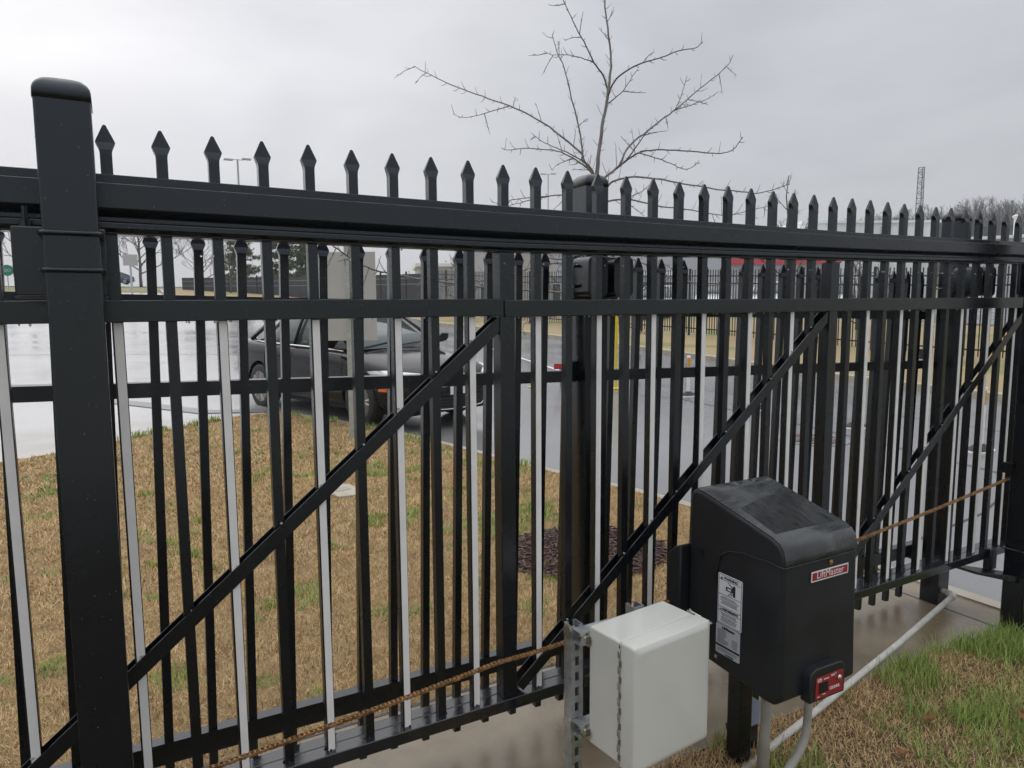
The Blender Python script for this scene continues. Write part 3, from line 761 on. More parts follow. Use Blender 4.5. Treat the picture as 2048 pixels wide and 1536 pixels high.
# posts in the fence line
P3 = post('gate_post', 1.606, .321, 2.140, 'black square post with a domed cap in line with the back fence')
P4 = post('gate_post', 3.917, .261, 2.118, 'black post at the drive end of the back fence, white pipe at its foot', z0=-.01)
for P_, x0, x1 in ((P3, -.125, .075), (P4, -.13, .075)):
    def rr(x0, x1, z0, z1, r):
        pts = []
        for cx, cz, a0 in ((x1 - r, z1 - r, 0), (x0 + r, z1 - r, 90), (x0 + r, z0 + r, 180), (x1 - r, z0 + r, 270)):
            for a in (0, 30, 60, 90): pts.append((cx + r * math.cos(R(a0 + a)), cz + r * math.sin(R(a0 + a))))
        return pts
    for q, (a, b, y0, y1) in enumerate(((x0, x0 + .085, -.175, -.070), (x0 + .112, x1, -.175, -.070))):
        ring = rr(a, b, 1.695, 1.842, .022)
        mb = MB(); mb.loft([[(x, y0, z) for x, z in ring], [(x, y1, z) for x, z in ring]]); mb.build('roller_cover', M['black'], P_, bevel=.003)
    mb = MB(); mb.box(x0 + .01, x1 + .01, -.068, -.053, 1.69, 1.848); mb.build('mounting_plate', M['black'], P_, bevel=.002)
    ubolt(P_, 1.815, side=1, yb=.075); ubolt(P_, 1.735, side=1, yb=.075)
    mb = MB()
    for z in (1.81, 1.735): mb.lathe([(.0005, 0), (.007, 0), (.007, .02), (.0005, .02)], 6, 'x', (x0 - .018, -.10, z))
    mb.build('bolt', M['black'], P_)
# ================================================================== ENCLOSURE ON STRUT CHANNEL
def strut_channel(name_parent, material, length, slots=True):
    """C channel along +z, slotted wall facing -y, open to +y, 41 mm square"""
    w, t = .0413, .0027; h = w / 2
    mb = MB()
    mb.box(-h, -h + t, -h, h, 0, length); mb.box(h - t, h, -h, h, 0, length)
    mb.box(-h + t, -.0075, -h, -h + t, 0, length); mb.box(.0075, h - t, -h, -h + t, 0, length)
    z = .012
    mb.box(-.0075, .0075, -h, -h + t, 0, z)
    while z < length - .03:
        mb.box(-.0075, .0075, -h, -h + t, z + .029, min(z + .049, length)); z += .049
    for s in (-1, 1):
        a, b = sorted((s * (h - t), s * (h - t - .0075))); mb.box(a, b, h - t, h, 0, length)
        a, b = sorted((s * (h - .0095), s * (h - .0095 - .002))); mb.box(a, b, h - t - .006, h - t, 0, length)
    return mb
st = empty('strut_stand', (0, 0, 0), 0, 'galvanised slotted strut stand holding the pale grey box', 'stand')
for x, l in ((1.163, .728), (1.398, .736)):
    mb = strut_channel(st, None, l, True)
    mb.build('upright_channel', M['galv'], st, loc=(x, -.237, -.02))
for z in (.683, .390):
    mb = strut_channel(st, None, .31, True)
    for i, (a, b, c) in enumerate(mb.v): mb.v[i] = (c, -b, a)       # lay along x, slots to +y
    o = mb.build('cross_channel', M['galv'], st, loc=(1.144, -.2795, z))
for z in (.683, .39):
    for x in (1.1655, 1.398):
        mb = MB(); mb.lathe([(.0005, 0), (.019, 0), (.019, -.002), (.008, -.0025), (.008, -.006), (.0005, -.006)], 14, 'y', (x, -.2995, z)); mb.build('washer', M['steel'], st)
    mb = MB(); mb.lathe([(.0005, 0), (.022, 0), (.022, -.002), (.0005, -.002)], 18, 'x', (1.1415, -.237, z)); mb.build('washer', M['steel'], st)
    mb = MB(); mb.lathe([(.0005, 0), (.023, 0), (.023, -.003), (.006, -.003), (.006, -.008), (.0005, -.008)], 18, 'x', (1.174, -.297, z - .004)); mb.build('washer', M['steel'], st)
en = empty('junction_box', (1.174, -.302, .350), R(6), 'pale grey weatherproof junction box with a hinged door, mounted on strut', 'electrical box')
W, Hh = .312, .378
mb = MB(); mb.box(0, W, -0.1325, -.001, .004, Hh - .004); mb.build('case', M['grey_box'], en, bevel=.007, seg=3)
def rbox_sec(x0, x1, z0, z1, r, y):
    pts = []
    for cx, cz, a0 in ((x1 - r, z1 - r, 0), (x0 + r, z1 - r, 90), (x0 + r, z0 + r, 180), (x1 - r, z0 + r, 270)):
        for a in (0, 22, 45, 68, 90): pts.append((cx + r * math.cos(R(a0 + a)), y, cz + r * math.sin(R(a0 + a))))
    return pts
mb = MB()
mb.loft([rbox_sec(-.003, W + .003, 0, Hh, .008, -0.1390), rbox_sec(-.003, W + .003, 0, Hh, .009, -0.1810), rbox_sec(-.001, W + .001, .002, Hh - .002, .011, -0.1910), rbox_sec(.010, W - .010, .013, Hh - .013, .014, -0.1985), rbox_sec(.018, W - .018, .021, Hh - .021, .012, -0.1995)])
mb.build('door', M['grey_box'], en, bevel=.002)
mb = MB(); mb.box(.006, W - .006, -0.1395, -0.1320, .009, Hh - .009); mb.build('gasket', M['dark'], en)
for i in range(14):
    z = .022 + i * .0235
    if i % 2 == 0:
        mb = MB(); mb.box(-.0055, -.0032, -0.1450, -0.1330, 0, .0215); mb.box(-.0085, -.0032, -0.1400, -0.1360, .0, .0215); o_ = mb.build('hinge_knuckle', M['steel'], en, loc=(0, 0, z), bevel=.0008)
    else:
        mb = MB(); mb.box(-.0052, -.0032, -0.1390, -0.1290, 0, .0215); mb.box(-.0080, -.0034, -0.1395, -0.1365, .0, .0215); mb.build('hinge_knuckle', M['steel'], en, loc=(0, 0, z), bevel=.0008)
mb = MB(); mb.box(-.0085, -.003, -0.1420, -0.1360, .360, .372); mb.build('hinge_pin_cap', M['steel'], en, bevel=.001)
mb = MB()
mb.box(W + .0035, W + .009, -0.1850, -0.1540, .353, .373); mb.box(W + .0035, W + .008, -0.1250, -0.0990, .353, .375)
mb.box(W + .009, W + .013, -0.1790, -0.1090, .359, .3695); mb.tube([(W + .006, -0.1550, .3715), (W + .006, -0.1190, .3745), (W + .006, -0.1070, .380)], .0028, 6); mb.lathe([(.0005, -.006), (.006, -.006), (.006, .006), (.0005, .006)], 10, 'x', (W + .008, -0.1850, .363))
mb.build('latch', M['steel'], en, smooth=False, bevel=.001)
mb = MB(); mb.box(W + .003, W + .012, -0.1840, -0.0990, .03, .045); mb.build('latch', M['steel'], en, bevel=.001)

# ================================================================== GATE OPERATOR
op = empty('gate_operator', (1.68, -.575, .45), 0, 'black plastic gate operator housing with a red nameplate and sloping lid', 'gate operator')
# local: x 0..34, y 0 (front) .. .39 (back), z 0..60
OW = .34
lidp = [(0.000, .445), (.000, .462), (.006, .488), (.022, .507), (.048, .517), (.34, .594), (.385, .600), (.398, .592), (.400, .575), (.400, .30)]
bodyp = [(0.0, .03), (.0, .438), (.398, .438)]
def prism_x(prof, x0, x1, mbx=None, inset=0):
    mbx = mbx or MB(); mbx.loft([[(x0, y, z) for y, z in prof], [(x1, y, z) for y, z in prof]]); return mbx
full = [(-.012, .030), (-.005, .20), (0.0, .438), (0.0, .462), (.006, .488), (.022, .507), (.048, .519), (.33, .592), (.372, .598), (.392, .588), (.398, .565), (.398, .05), (.385, .028), (.33, .026), (.14, .012), (.06, -.002), (.02, .000)]
mb = prism_x(full, 0, OW)
body = mb.build('cover', M['plastic'], op, bevel=.012, seg=4)
# lid skin, standing 2.5 mm proud, following the curved seam
secs = []
def lidring(x):
    return [(x, -.0028, .4415), (x, -.0028, .463), (x, .0045, .490), (x, .021, .5098), (x, .0475, .5220), (x, .33, .5950), (x, .372, .6010)]
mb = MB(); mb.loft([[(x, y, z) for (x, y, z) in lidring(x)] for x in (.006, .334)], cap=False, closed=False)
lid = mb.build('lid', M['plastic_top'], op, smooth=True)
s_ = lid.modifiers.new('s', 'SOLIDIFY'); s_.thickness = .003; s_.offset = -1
mb = MB(); mb.tube([(OW - .012, -.0022, .440), (.012, -.0022, .440), (.002, .000, .440), (-.0018, .012, .441), (-.0022, .06, .445), (-.0022, .16, .440), (-.0022, .215, .428), (-.0022, .248, .405), (-.0022, .262, .36), (-.0022, .264, .29)], .0030, 6)
mb.build('seam_ridge', M['plastic'], op, smooth=True)
# glossy recessed panel in the lid slope
sl = (.595 - .522) / (.33 - .0475)
def onslope(y, off): return .5220 + (y - .0475) * sl + off
mb = MB(); ps = [(.030, .060), (.300, .060), (.315, .25), (.200, .25), (.045, .215)]
mb.add([(x, y, onslope(y, .0008)) for x, y in ps] + [(x, y, onslope(y, -.002)) for x, y in ps], [tuple(range(5)), tuple(range(5, 10))[::-1]] + [(i, (i + 1) % 5, 5 + (i + 1) % 5, 5 + i) for i in range(5)])
mb.build('lid_panel', M['panel'], op)
# nameplate
npl = MB(); npl.box(-.086, .086, -.0012, 0, -.0165, .0165)
pl = npl.build('nameplate', M['white_print'], op, loc=(.205, -.0035, .392))
mb = MB(); mb.box(-.0815, .0815, -.0006, .0, -.0120, .0120); mb.build('nameplate_field', M['red_label'], pl, loc=(0, -.0013, 0))
o = link('lettering', text_mesh("LiftMaster", .0310, M['white_print'], 0), pl, (0, -.0022, .0015), (R(90), 0, 0))
mb = MB(); mb.lathe([(.0005, 0), (.0085, 0), (.0085, -.004), (.0035, -.0042), (.0035, -.008), (.0005, -.008)], 14, 'y', (.208, -.001, .425)); mb.build('screw', M['brass'], op)
# hood and control window
mb = MB()
hp = [(.083, .002), (.083, .092), (.092, .108), (.112, .119), (.232, .119), (.248, .113), (.262, .098), (.262, .002)]
mb.loft([[(x, -.002, z) for x, z in hp], [(x, -.038, z) for x, z in hp]])
mb.v = [(.175 + (x - .175) * .9, y, .058 + (z - .058) * .9) for x, y, z in mb.v]
hood = mb.build('control_hood', M['plastic'], op, bevel=.004, seg=3)
pr_ = [(.108, .012), (.108, .084), (.114, .090), (.244, .090), (.249, .084), (.249, .012)]
mb = MB(); mb.loft([[(x, -.0385, z) for x, z in pr_], [(x, -.0405, z) for x, z in pr_]])
cp = mb.build('control_panel', M['red_label'], op); cp.scale = (.9, 1, .9); cp.location = (.0175, .0, .0058)
mb = MB(); mb.box(.124, .168, -.0425, -.0405, .032, .067); mb.build('display', M['dark'], cp)
mb = MB(); mb.lathe([(.0005, 0), (.0105, 0), (.0095, -.006), (.0005, -.009)], 16, 'y', (.224, -.0405, .066)); mb.build('key_switch', M['steel'], cp, smooth=True)
mb = MB(); mb.box(.116, .136, -.0412, -.0405, .073, .084); mb.build('emblem', M['white_print'], cp)
mb = MB()
for k in range(3): mb.box(.118, .134, -.0415, -.0411, .0745 + k * .003, .0756 + k * .003)
mb.build('emblem_lines', M['red_label'], cp)
link('lettering', text_mesh("CSL24UL", .0140, M['white_print'], .0004), cp, (.204, -.0412, .036), (R(90), 0, 0))
link('lettering', text_mesh("MyQ", .0095, M['white_print'], .0003), cp, (.193, -.0412, .082), (R(90), 0, 0))
link('lettering', text_mesh("LiftMaster", .0068, M['white_print'], .0002), cp, (.160, -.0412, .078), (R(90), 0, 0))
link('lettering', text_mesh("RESET", .005, M['white_print'], .0001), cp, (.122, -.0412, .020), (R(90), 0, 0))
link('lettering', text_mesh("POWER", .005, M['white_print'], .0001), cp, (.150, -.0412, .024), (R(90), 0, 0))
mb = MB()
for r_a in (.004, .0075): mb.tube([(.203 + r_a * math.cos(R(a)), -.0415, .081 + r_a * math.sin(R(a))) for a in range(10, 91, 16)], .0007, 4)
mb.build('wireless_mark', M['white_print'], cp)
# side labels on the x = 0 wall (u = distance back from front, v = height)
def side_box(mb, u0, u1, v0, v1, off, th=.0006): mb.box(-off - th, -off, u0, u1, v0, v1)
def rr2(u0, u1, v0, v1, r):
    pts = []
    for cu, cv, a0 in ((u1 - r, v1 - r, 0), (u0 + r, v1 - r, 90), (u0 + r, v0 + r, 180), (u1 - r, v0 + r, 270)):
        for a in (0, 30, 60, 90): pts.append((cu + r * math.cos(R(a0 + a)), cv + r * math.sin(R(a0 + a))))
    return pts
def side_plate(name, u0, u1, v0, v1, off, th, material, par, r=.006):
    ring = rr2(u0, u1, v0, v1, r); mb = MB(); mb.loft([[(-off, u, v) for u, v in ring], [(-off - th, u, v) for u, v in ring]]); return mb.build(name, material, par)
RZ = Matrix.Rotation(R(-90), 4, 'Z') @ Matrix.Rotation(R(90), 4, 'X')
def side_text(txt, u, v, size, par, off, material, bold=.0003, name='lettering'):
    o = bpy.data.objects.new(name, text_mesh(txt, size, material, bold)); C.objects.link(o); o.parent = par
    o.matrix_local = Matrix.Translation((-off, u, v)) @ RZ; return o
L1 = side_plate('warning_label', .153, .257, .177, .347, .0005, .001, M['label'], op)
ink = MB()
u0, u1 = .153, .257
for v in (.325, .262, .246 + .0, .236): pass
for v in (.3265, .2775, .2350, .2210): side_box(ink, u0 + .004, u1 - .004, v, v + .0012, .0016)
for v0_, cnt in ((.2705, 3), (.2580, 4), (.2150, 3), (.2020, 5)):
    for q in range(cnt):
        v = v0_ - q * .0038; e1 = random.uniform(.0, .018); side_box(ink, u0 + .010 + e1, u1 - .010 - random.uniform(0, .01), v, v + .0011, .0016)
for (a, b, c, d) in ((u0 + .003, u0 + .0042, .181, .343), (u1 - .0042, u1 - .003, .181, .343)): side_box(ink, a, b, c, d, .0016)
side_box(ink, u0 + .006, u1 - .006, .180, .1812, .0016); side_box(ink, u0 + .006, u1 - .006, .3428, .344, .0016)
tag(ink.build('fine_print', M['ink'], L1), kind='stuff')
side_text("WARNING", .202, .3345, .0125, L1, .0019, M['ink'], .0004)
side_text("AVERTISSEMENT", .203, .2280, .0098, L1, .0019, M['ink'], .0004)
ic = MB()   # pictogram: figure struck by a moving gate
side_box(ic, .182, .192, .284, .320, .0016); side_box(ic, .193, .222, .295, .309, .0016)
for (ua, va, ub, vb) in ((.192, .312, .214, .324), (.192, .309, .207, .320), (.200, .292, .212, .282), (.196, .292, .200, .282)): ic.tube([(-.0021, ua, va), (-.0021, ub, vb)], .0012, 4)
for ua, va, s in ((.241, .334, .005), (.248 - .004, .2275, .0035)):
    ic.add([(-.0017, ua - s, va - s), (-.0017, ua + s, va - s), (-.0017, ua, va + s * .9), (-.0023, ua - s, va - s), (-.0023, ua + s, va - s), (-.0023, ua, va + s * .9)], [(0, 1, 2), (5, 4, 3), (0, 3, 4, 1), (1, 4, 5, 2), (2, 5, 3, 0)])
ic.build('pictogram', M['ink'], L1)
mbi = MB(); side_box(mbi, .200, .215, .299, .305, .0023, .0004); mbi.build('pictogram_hand', M['label'], L1)
L2 = side_plate('rating_label', .157, .261, .073, .1745, .0005, .001, M['label_grey'], op, .004)
ink = MB()
side_box(ink, .158, .260, .098, .105, .0016)
for q in range(9):
    v = .155 - q * .0055; side_box(ink, .205 + random.uniform(0, .02), .253, v, v + .0011, .0016)
    if q > 2: side_box(ink, .168, .185 + random.uniform(0, .008), v, v + .0011, .0016)
for q in range(2): side_box(ink, .170, .25, .091 - q * .005, .0921 - q * .005, .0016)
tag(ink.build('fine_print', M['ink'], L2), kind='stuff')
side_text("LiftMaster", .207, .1655, .0135, L2, .0019, M['ink'], .0004)
side_text("WARNING", .200, .0775, .0075, L2, .0019, M['ink'], .0002)
for (y, z) in ((.256, .026), ):
    mb = MB(); mb.lathe([(.0005, 0), (.007, 0), (.007, -.003), (.003, -.004), (.003, -.008), (.0005, -.008)], 12, 'x', (-.001, y, z + .03)); mb.build('screw', M['steel'], op)
side_text("LiftMaster", .325, .40, .042, op, .0002, M['plastic'], .0002, 'embossed_lettering').matrix_local = Matrix.Translation((-.0002, .335, .40)) @ Matrix.Rotation(R(90), 4, 'X') @ RZ if False else Matrix.Translation((-.0002, .335, .40)) @ RZ @ Matrix.Rotation(R(90), 4, 'Z')
# chassis behind, legs
mb = MB(); mb.loft([[(x, .402, .02), (x, .402, .40), (x, .435, .385), (x, .47, .35), (x, .47, .02)] for x in (-.035, .33)]); mb.build('chassis', M['plastic'], op, bevel=.006)
for x, y in ((.205, .335), (.285, .375)):
    mb = MB(); mb.box(x, x + .06, y, y + .065, -.47, .03); mb.build('leg', M['black'], op, bevel=.004)
mb = MB(); mb.loft([[(.283, .372, z0 + e0), (.347, .372, z0 + e1), (.347, .377, z0 + e1), (.283, .377, z0 + e0)] for z0, e0, e1 in ((-.215, .0, -.05), (-.24, -.01, -.05), (-.285, -.04, -.06), (-.33, -.02, -.02))])
mb.loft([[(.2825, .372, z0), (.2825, .42, z0 + .01), (.2795, .42, z0 + .01), (.2795, .370, z0)] for z0 in (-.19, -.25, -.34)])
mb.build('foil_wrap', M['blue_cap'], op, smooth=False)

# ================================================================== CONDUITS AND PIPE
t = empty('conduit', (0, 0, 0), 0, 'straight pale conduit dropping from under the black operator into the lawn', 'pipe', 'conduits below the operator')
mb = MB(); mb.tube([(1.888, -.35, .47), (1.886, -.352, .2), (1.882, -.355, -.03)], .0175, 14); mb.build('pipe', M['pvc_grey'], t, smooth=True)
mb = MB(); mb.lathe([(.012, 0), (.0225, 0), (.0225, .03), (.012, .03)], 16, 'z', (1.888, -.35, .415)); mb.build('coupling', M['pvc_grey'], t)
t = empty('conduit', (0, 0, 0), 0, 'curved grey conduit bending away below the red control panel', 'pipe', 'conduits below the operator')
mb = MB(); mb.tube([(1.914, -.50, .47), (1.914, -.50, .36), (1.911, -.50, .289), (1.905, -.50, .258), (1.895, -.50, .232), (1.882, -.50, .211), (1.868, -.50, .194), (1.832, -.50, .164), (1.79, -.505, .12), (1.76, -.51, .06), (1.745, -.515, -.02)], .0135, 14); mb.build('pipe', M['pvc_grey'], t, smooth=True)
t = empty('conduit', (0, 0, 0), 0, 'short blue-grey capped conduit tucked behind the straight pale conduit', 'pipe', 'conduits below the operator')
mb = MB(); mb.tube([(1.955, -.30, .46), (1.953, -.30, .36)], .026, 14); mb.build('cap', M['blue_cap'], t, smooth=False)
mb = MB(); mb.tube([(1.953, -.30, .37), (1.93, -.31, .2), (1.90, -.32, -.02)], .014, 12); mb.build('pipe', M['pvc_grey'], t, smooth=True)
t = empty('white_pipe', (0, 0, 0), 0, 'long white pipe lying on the concrete edge from the lawn to the fence post', 'pipe')
mb = MB(); mb.tube([(3.875, .137, .079), (3.165, -.020, .056), (2.666, -.117, .036), (2.427, -.162, .023), (2.121, -.221, .012), (1.88, -.268, -.004)], .0138, 16); mb.build('pipe', M['pvc'], t, smooth=True)
mb = MB(); mb.tube([(3.85, .131, .078), (3.885, .139, .080), (3.897, .146, .080), (3.903, .160, .080), (3.903, .185, .080)], .0175, 14); mb.build('elbow', M['pvc'], t, smooth=True)
mb = MB(); mb.tube([(3.903, .182, .080), (3.902, .213, .080)], .0165, 12); mb.build('fitting', M['pvc_grey'], t, smooth=True)
# stray cable end beside the leg
mb = MB(); mb.tube([(1.93, -.13, .09), (1.95, -.12, .04), (1.99, -.12, .015), (2.03, -.13, .03)], .003, 6)
tag(mb.build('cable', M['rubber'], smooth=True), 'thin black cable curling on the concrete between the operator legs', 'cable')
# fallen leaves
def leaf(x, y, z, s, rz, label):
    mb = MB(); n = 11; vs = [(0, 0, .004)]
    for i in range(n):
        a = 2 * math.pi * i / n; r = s * (1 if i % 2 else .55) * random.uniform(.8, 1.1); vs.append((r * math.cos(a), r * math.sin(a) * .8, random.uniform(0, .014)))
    mb.add(vs, [(0, i + 1, (i + 1) % n + 1) for i in range(n)])
    o = mb.build('leaf', M['leaf'], loc=(x, y, z)); o.rotation_euler = (random.uniform(-.3, .3), random.uniform(-.3, .3), rz)
    so = o.modifiers.new('s', 'SOLIDIFY'); so.thickness = .0008
    return tag(o, label, 'leaf', 'fallen leaves')
leaf(.42, 1.55, .02, .03, .5, 'pale curled dead leaf on the tan lawn low behind the first white strips')
leaf(1.45, 1.3, .02, .032, 1.9, 'pale curled dead leaf on the lawn just above the lower fence rail')
leaf(2.72, -.43, .034, .035, .3, 'reddish brown fallen leaf on the tan lawn near the white pipe')
leaf(3.05, -.62, .045, .045, 1.3, 'large brown fallen leaf half buried in the greenest grass')
leaf(2.42, -.52, .034, .04, 2.2, 'curled orange-brown fallen leaf close beside the curved conduit')
# loose stone edge piece near the far gate post
mb = MB(); mb.poly([(-.12, -.05), (.02, -.07), (.13, -.02), (.10, .05), (-.05, .06)], 0, .03); o = mb.build('kerb_stone', M['rock'], loc=(4.03, -.12, .0), bevel=.008)
tag(o, 'broken tan kerb stone lying beside the foot of the tall gate post', 'stone')
TREE=[
([(2.75,1.9,0.0),(2.742,1.905,0.691),(2.757,1.896,1.69),(2.763,1.893,2.48)],0.042,0.019),
([(2.763,1.893,2.48),(2.775,1.886,2.645),(2.797,1.874,2.83),(2.819,1.862,2.972),(2.832,1.855,3.093),(2.839,1.851,3.184),(2.816,1.864,3.385),(2.798,1.874,3.552),(2.78,1.883,3.729),(2.768,1.89,3.963)],0.019,0.004),
([(2.77,1.89,2.418),(2.737,1.922,2.514),(2.698,1.962,2.59),(2.687,1.974,2.638),(2.57,2.097,2.781),(2.484,2.186,2.869),(2.358,2.315,2.963),(2.222,2.453,3.041),(2.073,2.603,3.134),(1.972,2.704,3.205),(1.882,2.793,3.278)],0.013,0.003),
([(2.414,2.417,2.993),(2.342,2.519,2.978),(2.22,2.685,2.952),(2.157,2.771,2.99)],0.005,0.002),
([(2.768,1.888,2.417),(2.726,1.89,2.508),(2.662,1.889,2.565),(2.647,1.889,2.634),(2.616,1.888,2.783),(2.566,1.887,2.927),(2.527,1.885,3.05),(2.493,1.884,3.133),(2.452,1.882,3.193),(2.415,1.879,3.285)],0.011,0.003),
([(2.846,1.894,3.007),(2.81,1.894,3.106),(2.751,1.915,3.18),(2.724,1.966,3.299),(2.7,2.011,3.382),(2.673,2.062,3.495),(2.647,2.11,3.607),(2.626,2.149,3.739)],0.009,0.003),
([(2.755,1.921,3.182),(2.726,2.025,3.238),(2.69,2.146,3.286),(2.656,2.255,3.312),(2.632,2.327,3.355)],0.005,0.002),
([(2.801,1.832,2.965),(2.811,1.816,3.013),(2.838,1.77,3.071),(2.888,1.686,3.112),(2.932,1.611,3.13),(2.979,1.529,3.138),(3.028,1.44,3.158),(3.076,1.351,3.154),(3.096,1.312,3.181)],0.009,0.003),
([(2.839,1.894,2.935),(2.949,1.895,3.018),(3.029,1.896,3.113),(3.096,1.897,3.203)],0.006,0.002),
([(2.77,1.89,2.408),(2.82,1.884,2.474),(2.921,1.87,2.552),(2.964,1.865,2.64),(3.019,1.857,2.705),(3.129,1.842,2.788),(3.262,1.822,2.887),(3.35,1.809,2.952),(3.488,1.788,3.067),(3.641,1.764,3.181),(3.737,1.748,3.267),(3.779,1.742,3.336)],0.013,0.003),
([(3.448,1.967,2.98),(3.636,1.98,3.049),(3.804,1.99,3.117),(3.904,1.995,3.179)],0.005,0.002),
([(3.267,1.732,2.915),(3.31,1.719,3.02),(3.341,1.709,3.131)],0.004,0.002),
([(2.84,1.795,2.518),(2.885,1.735,2.567),(2.928,1.677,2.602),(2.971,1.618,2.61),(3.062,1.493,2.596),(3.15,1.369,2.571),(3.205,1.289,2.553),(3.254,1.217,2.564),(3.287,1.165,2.633)],0.009,0.003),
([(2.876,1.612,2.584),(2.915,1.503,2.542),(2.949,1.406,2.493),(2.977,1.319,2.448),(2.995,1.256,2.458),(3.004,1.225,2.487)],0.005,0.002),
([(2.972,1.863,2.587),(3.03,1.855,2.66),(3.092,1.847,2.742),(3.166,1.836,2.822)],0.008,0.003),
([(2.767,1.891,2.345),(2.807,1.827,2.421),(2.839,1.776,2.444),(2.896,1.682,2.454),(2.967,1.562,2.431),(3.057,1.405,2.384),(3.153,1.228,2.333),(3.233,1.071,2.299),(3.25,1.035,2.289),(3.293,0.943,2.299),(3.331,0.856,2.323)],0.011,0.003),
([(2.767,1.891,2.298),(2.843,1.886,2.324),(3.01,1.875,2.346),(3.248,1.856,2.315),(3.438,1.839,2.307),(3.778,1.803,2.277),(3.977,1.78,2.31),(4.183,1.754,2.36)],0.01,0.003),
([(3.001,1.907,2.349),(3.153,1.915,2.415),(3.21,1.917,2.459)],0.005,0.002),
([(2.912,1.844,2.336),(2.984,1.821,2.296),(3.07,1.793,2.234)],0.005,0.002),
([(2.77,1.891,2.449),(2.738,1.935,2.516),(2.71,1.979,2.562),(2.652,2.067,2.632),(2.593,2.155,2.673),(2.483,2.316,2.703),(2.412,2.418,2.705),(2.376,2.468,2.726)],0.01,0.003),
([(2.67,1.904,2.562),(2.578,1.915,2.602),(2.474,1.927,2.635),(2.382,1.938,2.666),(2.304,1.946,2.712)],0.006,0.002),
([(2.599,1.913,2.575),(2.529,1.921,2.556),(2.474,1.927,2.525),(2.446,1.931,2.492)],0.004,0.0015),
([(2.767,1.891,2.314),(2.694,1.983,2.362),(2.613,2.085,2.377),(2.526,2.194,2.375),(2.412,2.332,2.369),(2.349,2.407,2.348),(2.297,2.469,2.359)],0.008,0.002),
([(2.433,1.932,2.339),(2.296,1.947,2.308),(2.202,1.957,2.279),(2.063,1.971,2.237)],0.005,0.002),
([(2.766,1.888,1.832),(2.575,1.861,1.905),(2.449,1.84,1.917),(2.346,1.822,1.911),(2.245,1.803,1.896),(2.126,1.778,1.86),(1.934,1.733,1.819),(1.75,1.684,1.787),(1.54,1.619,1.768)],0.012,0.004),
([(2.765,1.887,1.722),(2.395,1.757,1.739),(2.024,1.6,1.748),(1.685,1.426,1.759),(1.376,1.236,1.78),(1.164,1.081,1.792),(1.033,0.973,1.807),(0.967,0.914,1.809),(0.88,0.832,1.824),(0.797,0.746,1.847),(0.708,0.646,1.884),(0.637,0.559,1.915)],0.01,0.003),
([(0.986,1.386,1.886),(0.949,1.367,1.882),(0.916,1.349,1.869)],0.004,0.0015),
([(2.767,1.892,1.884),(2.689,1.973,1.934),(2.608,2.058,1.957),(2.551,2.116,1.965),(2.498,2.17,1.987),(2.428,2.241,2.006)],0.008,0.003),
([(2.765,1.889,1.948),(2.813,1.76,1.961),(2.843,1.665,1.95),(2.874,1.561,1.914),(2.912,1.419,1.86),(2.928,1.359,1.817),(2.965,1.194,1.783),(3.001,0.994,1.761),(3.021,0.832,1.79),(3.028,0.737,1.827)],0.01,0.003),
([(2.97,1.914,1.97),(3.131,1.931,1.992),(3.296,1.945,1.963),(3.466,1.957,1.904),(3.741,1.97,1.776)],0.006,0.002),
([(2.767,1.887,1.559),(2.619,1.867,1.588),(2.449,1.84,1.603),(2.333,1.82,1.568),(2.264,1.807,1.508)],0.008,0.002),
([(2.449,1.84,1.603),(2.212,1.797,1.571),(2.144,1.783,1.527),(2.171,1.789,1.475)],0.004,0.0015),
([(2.77,1.892,1.624),(2.928,1.907,1.596),(3.076,1.922,1.502),(3.255,1.937,1.438)],0.007,0.002),
([(2.768,1.889,1.657),(2.617,1.923,1.703),(2.522,1.943,1.739),(2.489,1.95,1.818),(2.509,1.946,1.914)],0.005,0.002),
]
# ================================================================== YOUNG BARE TREE
tree = empty('bare_tree', (0, 0, 0), 0, 'young leafless tree with spur twigs rising behind the fence from a bed of bark mulch', 'tree')
pts, r0, r1 = TREE[0]
mb = MB(); mb.tube([Vector(p) for p in pts], [.048, .038, .026, .016], 12)
mb.tube([(2.75, 1.9, -.02), (2.75, 1.9, .08)], [.075, .05], 12)
mb.build('trunk', M['bark'], tree, smooth=True)
def smooth_path(p, per=4):
    p = [Vector(q) for q in p]; o = []
    for i in range(len(p) - 1):
        a, b, c, d = p[max(i - 1, 0)], p[i], p[i + 1], p[min(i + 2, len(p) - 1)]
        for k in range(per):
            t = k / per; o.append(.5 * ((2 * b) + (c - a) * t + (2 * a - 5 * b + 4 * c - d) * t * t + (3 * b - a - 3 * c + d) * t ** 3))
    o.append(p[-1]); return o
rnd = random.Random(5)
def jitter(scale): return Vector((rnd.uniform(-1, 1), rnd.uniform(-1, 1), rnd.uniform(-1, 1))) * scale
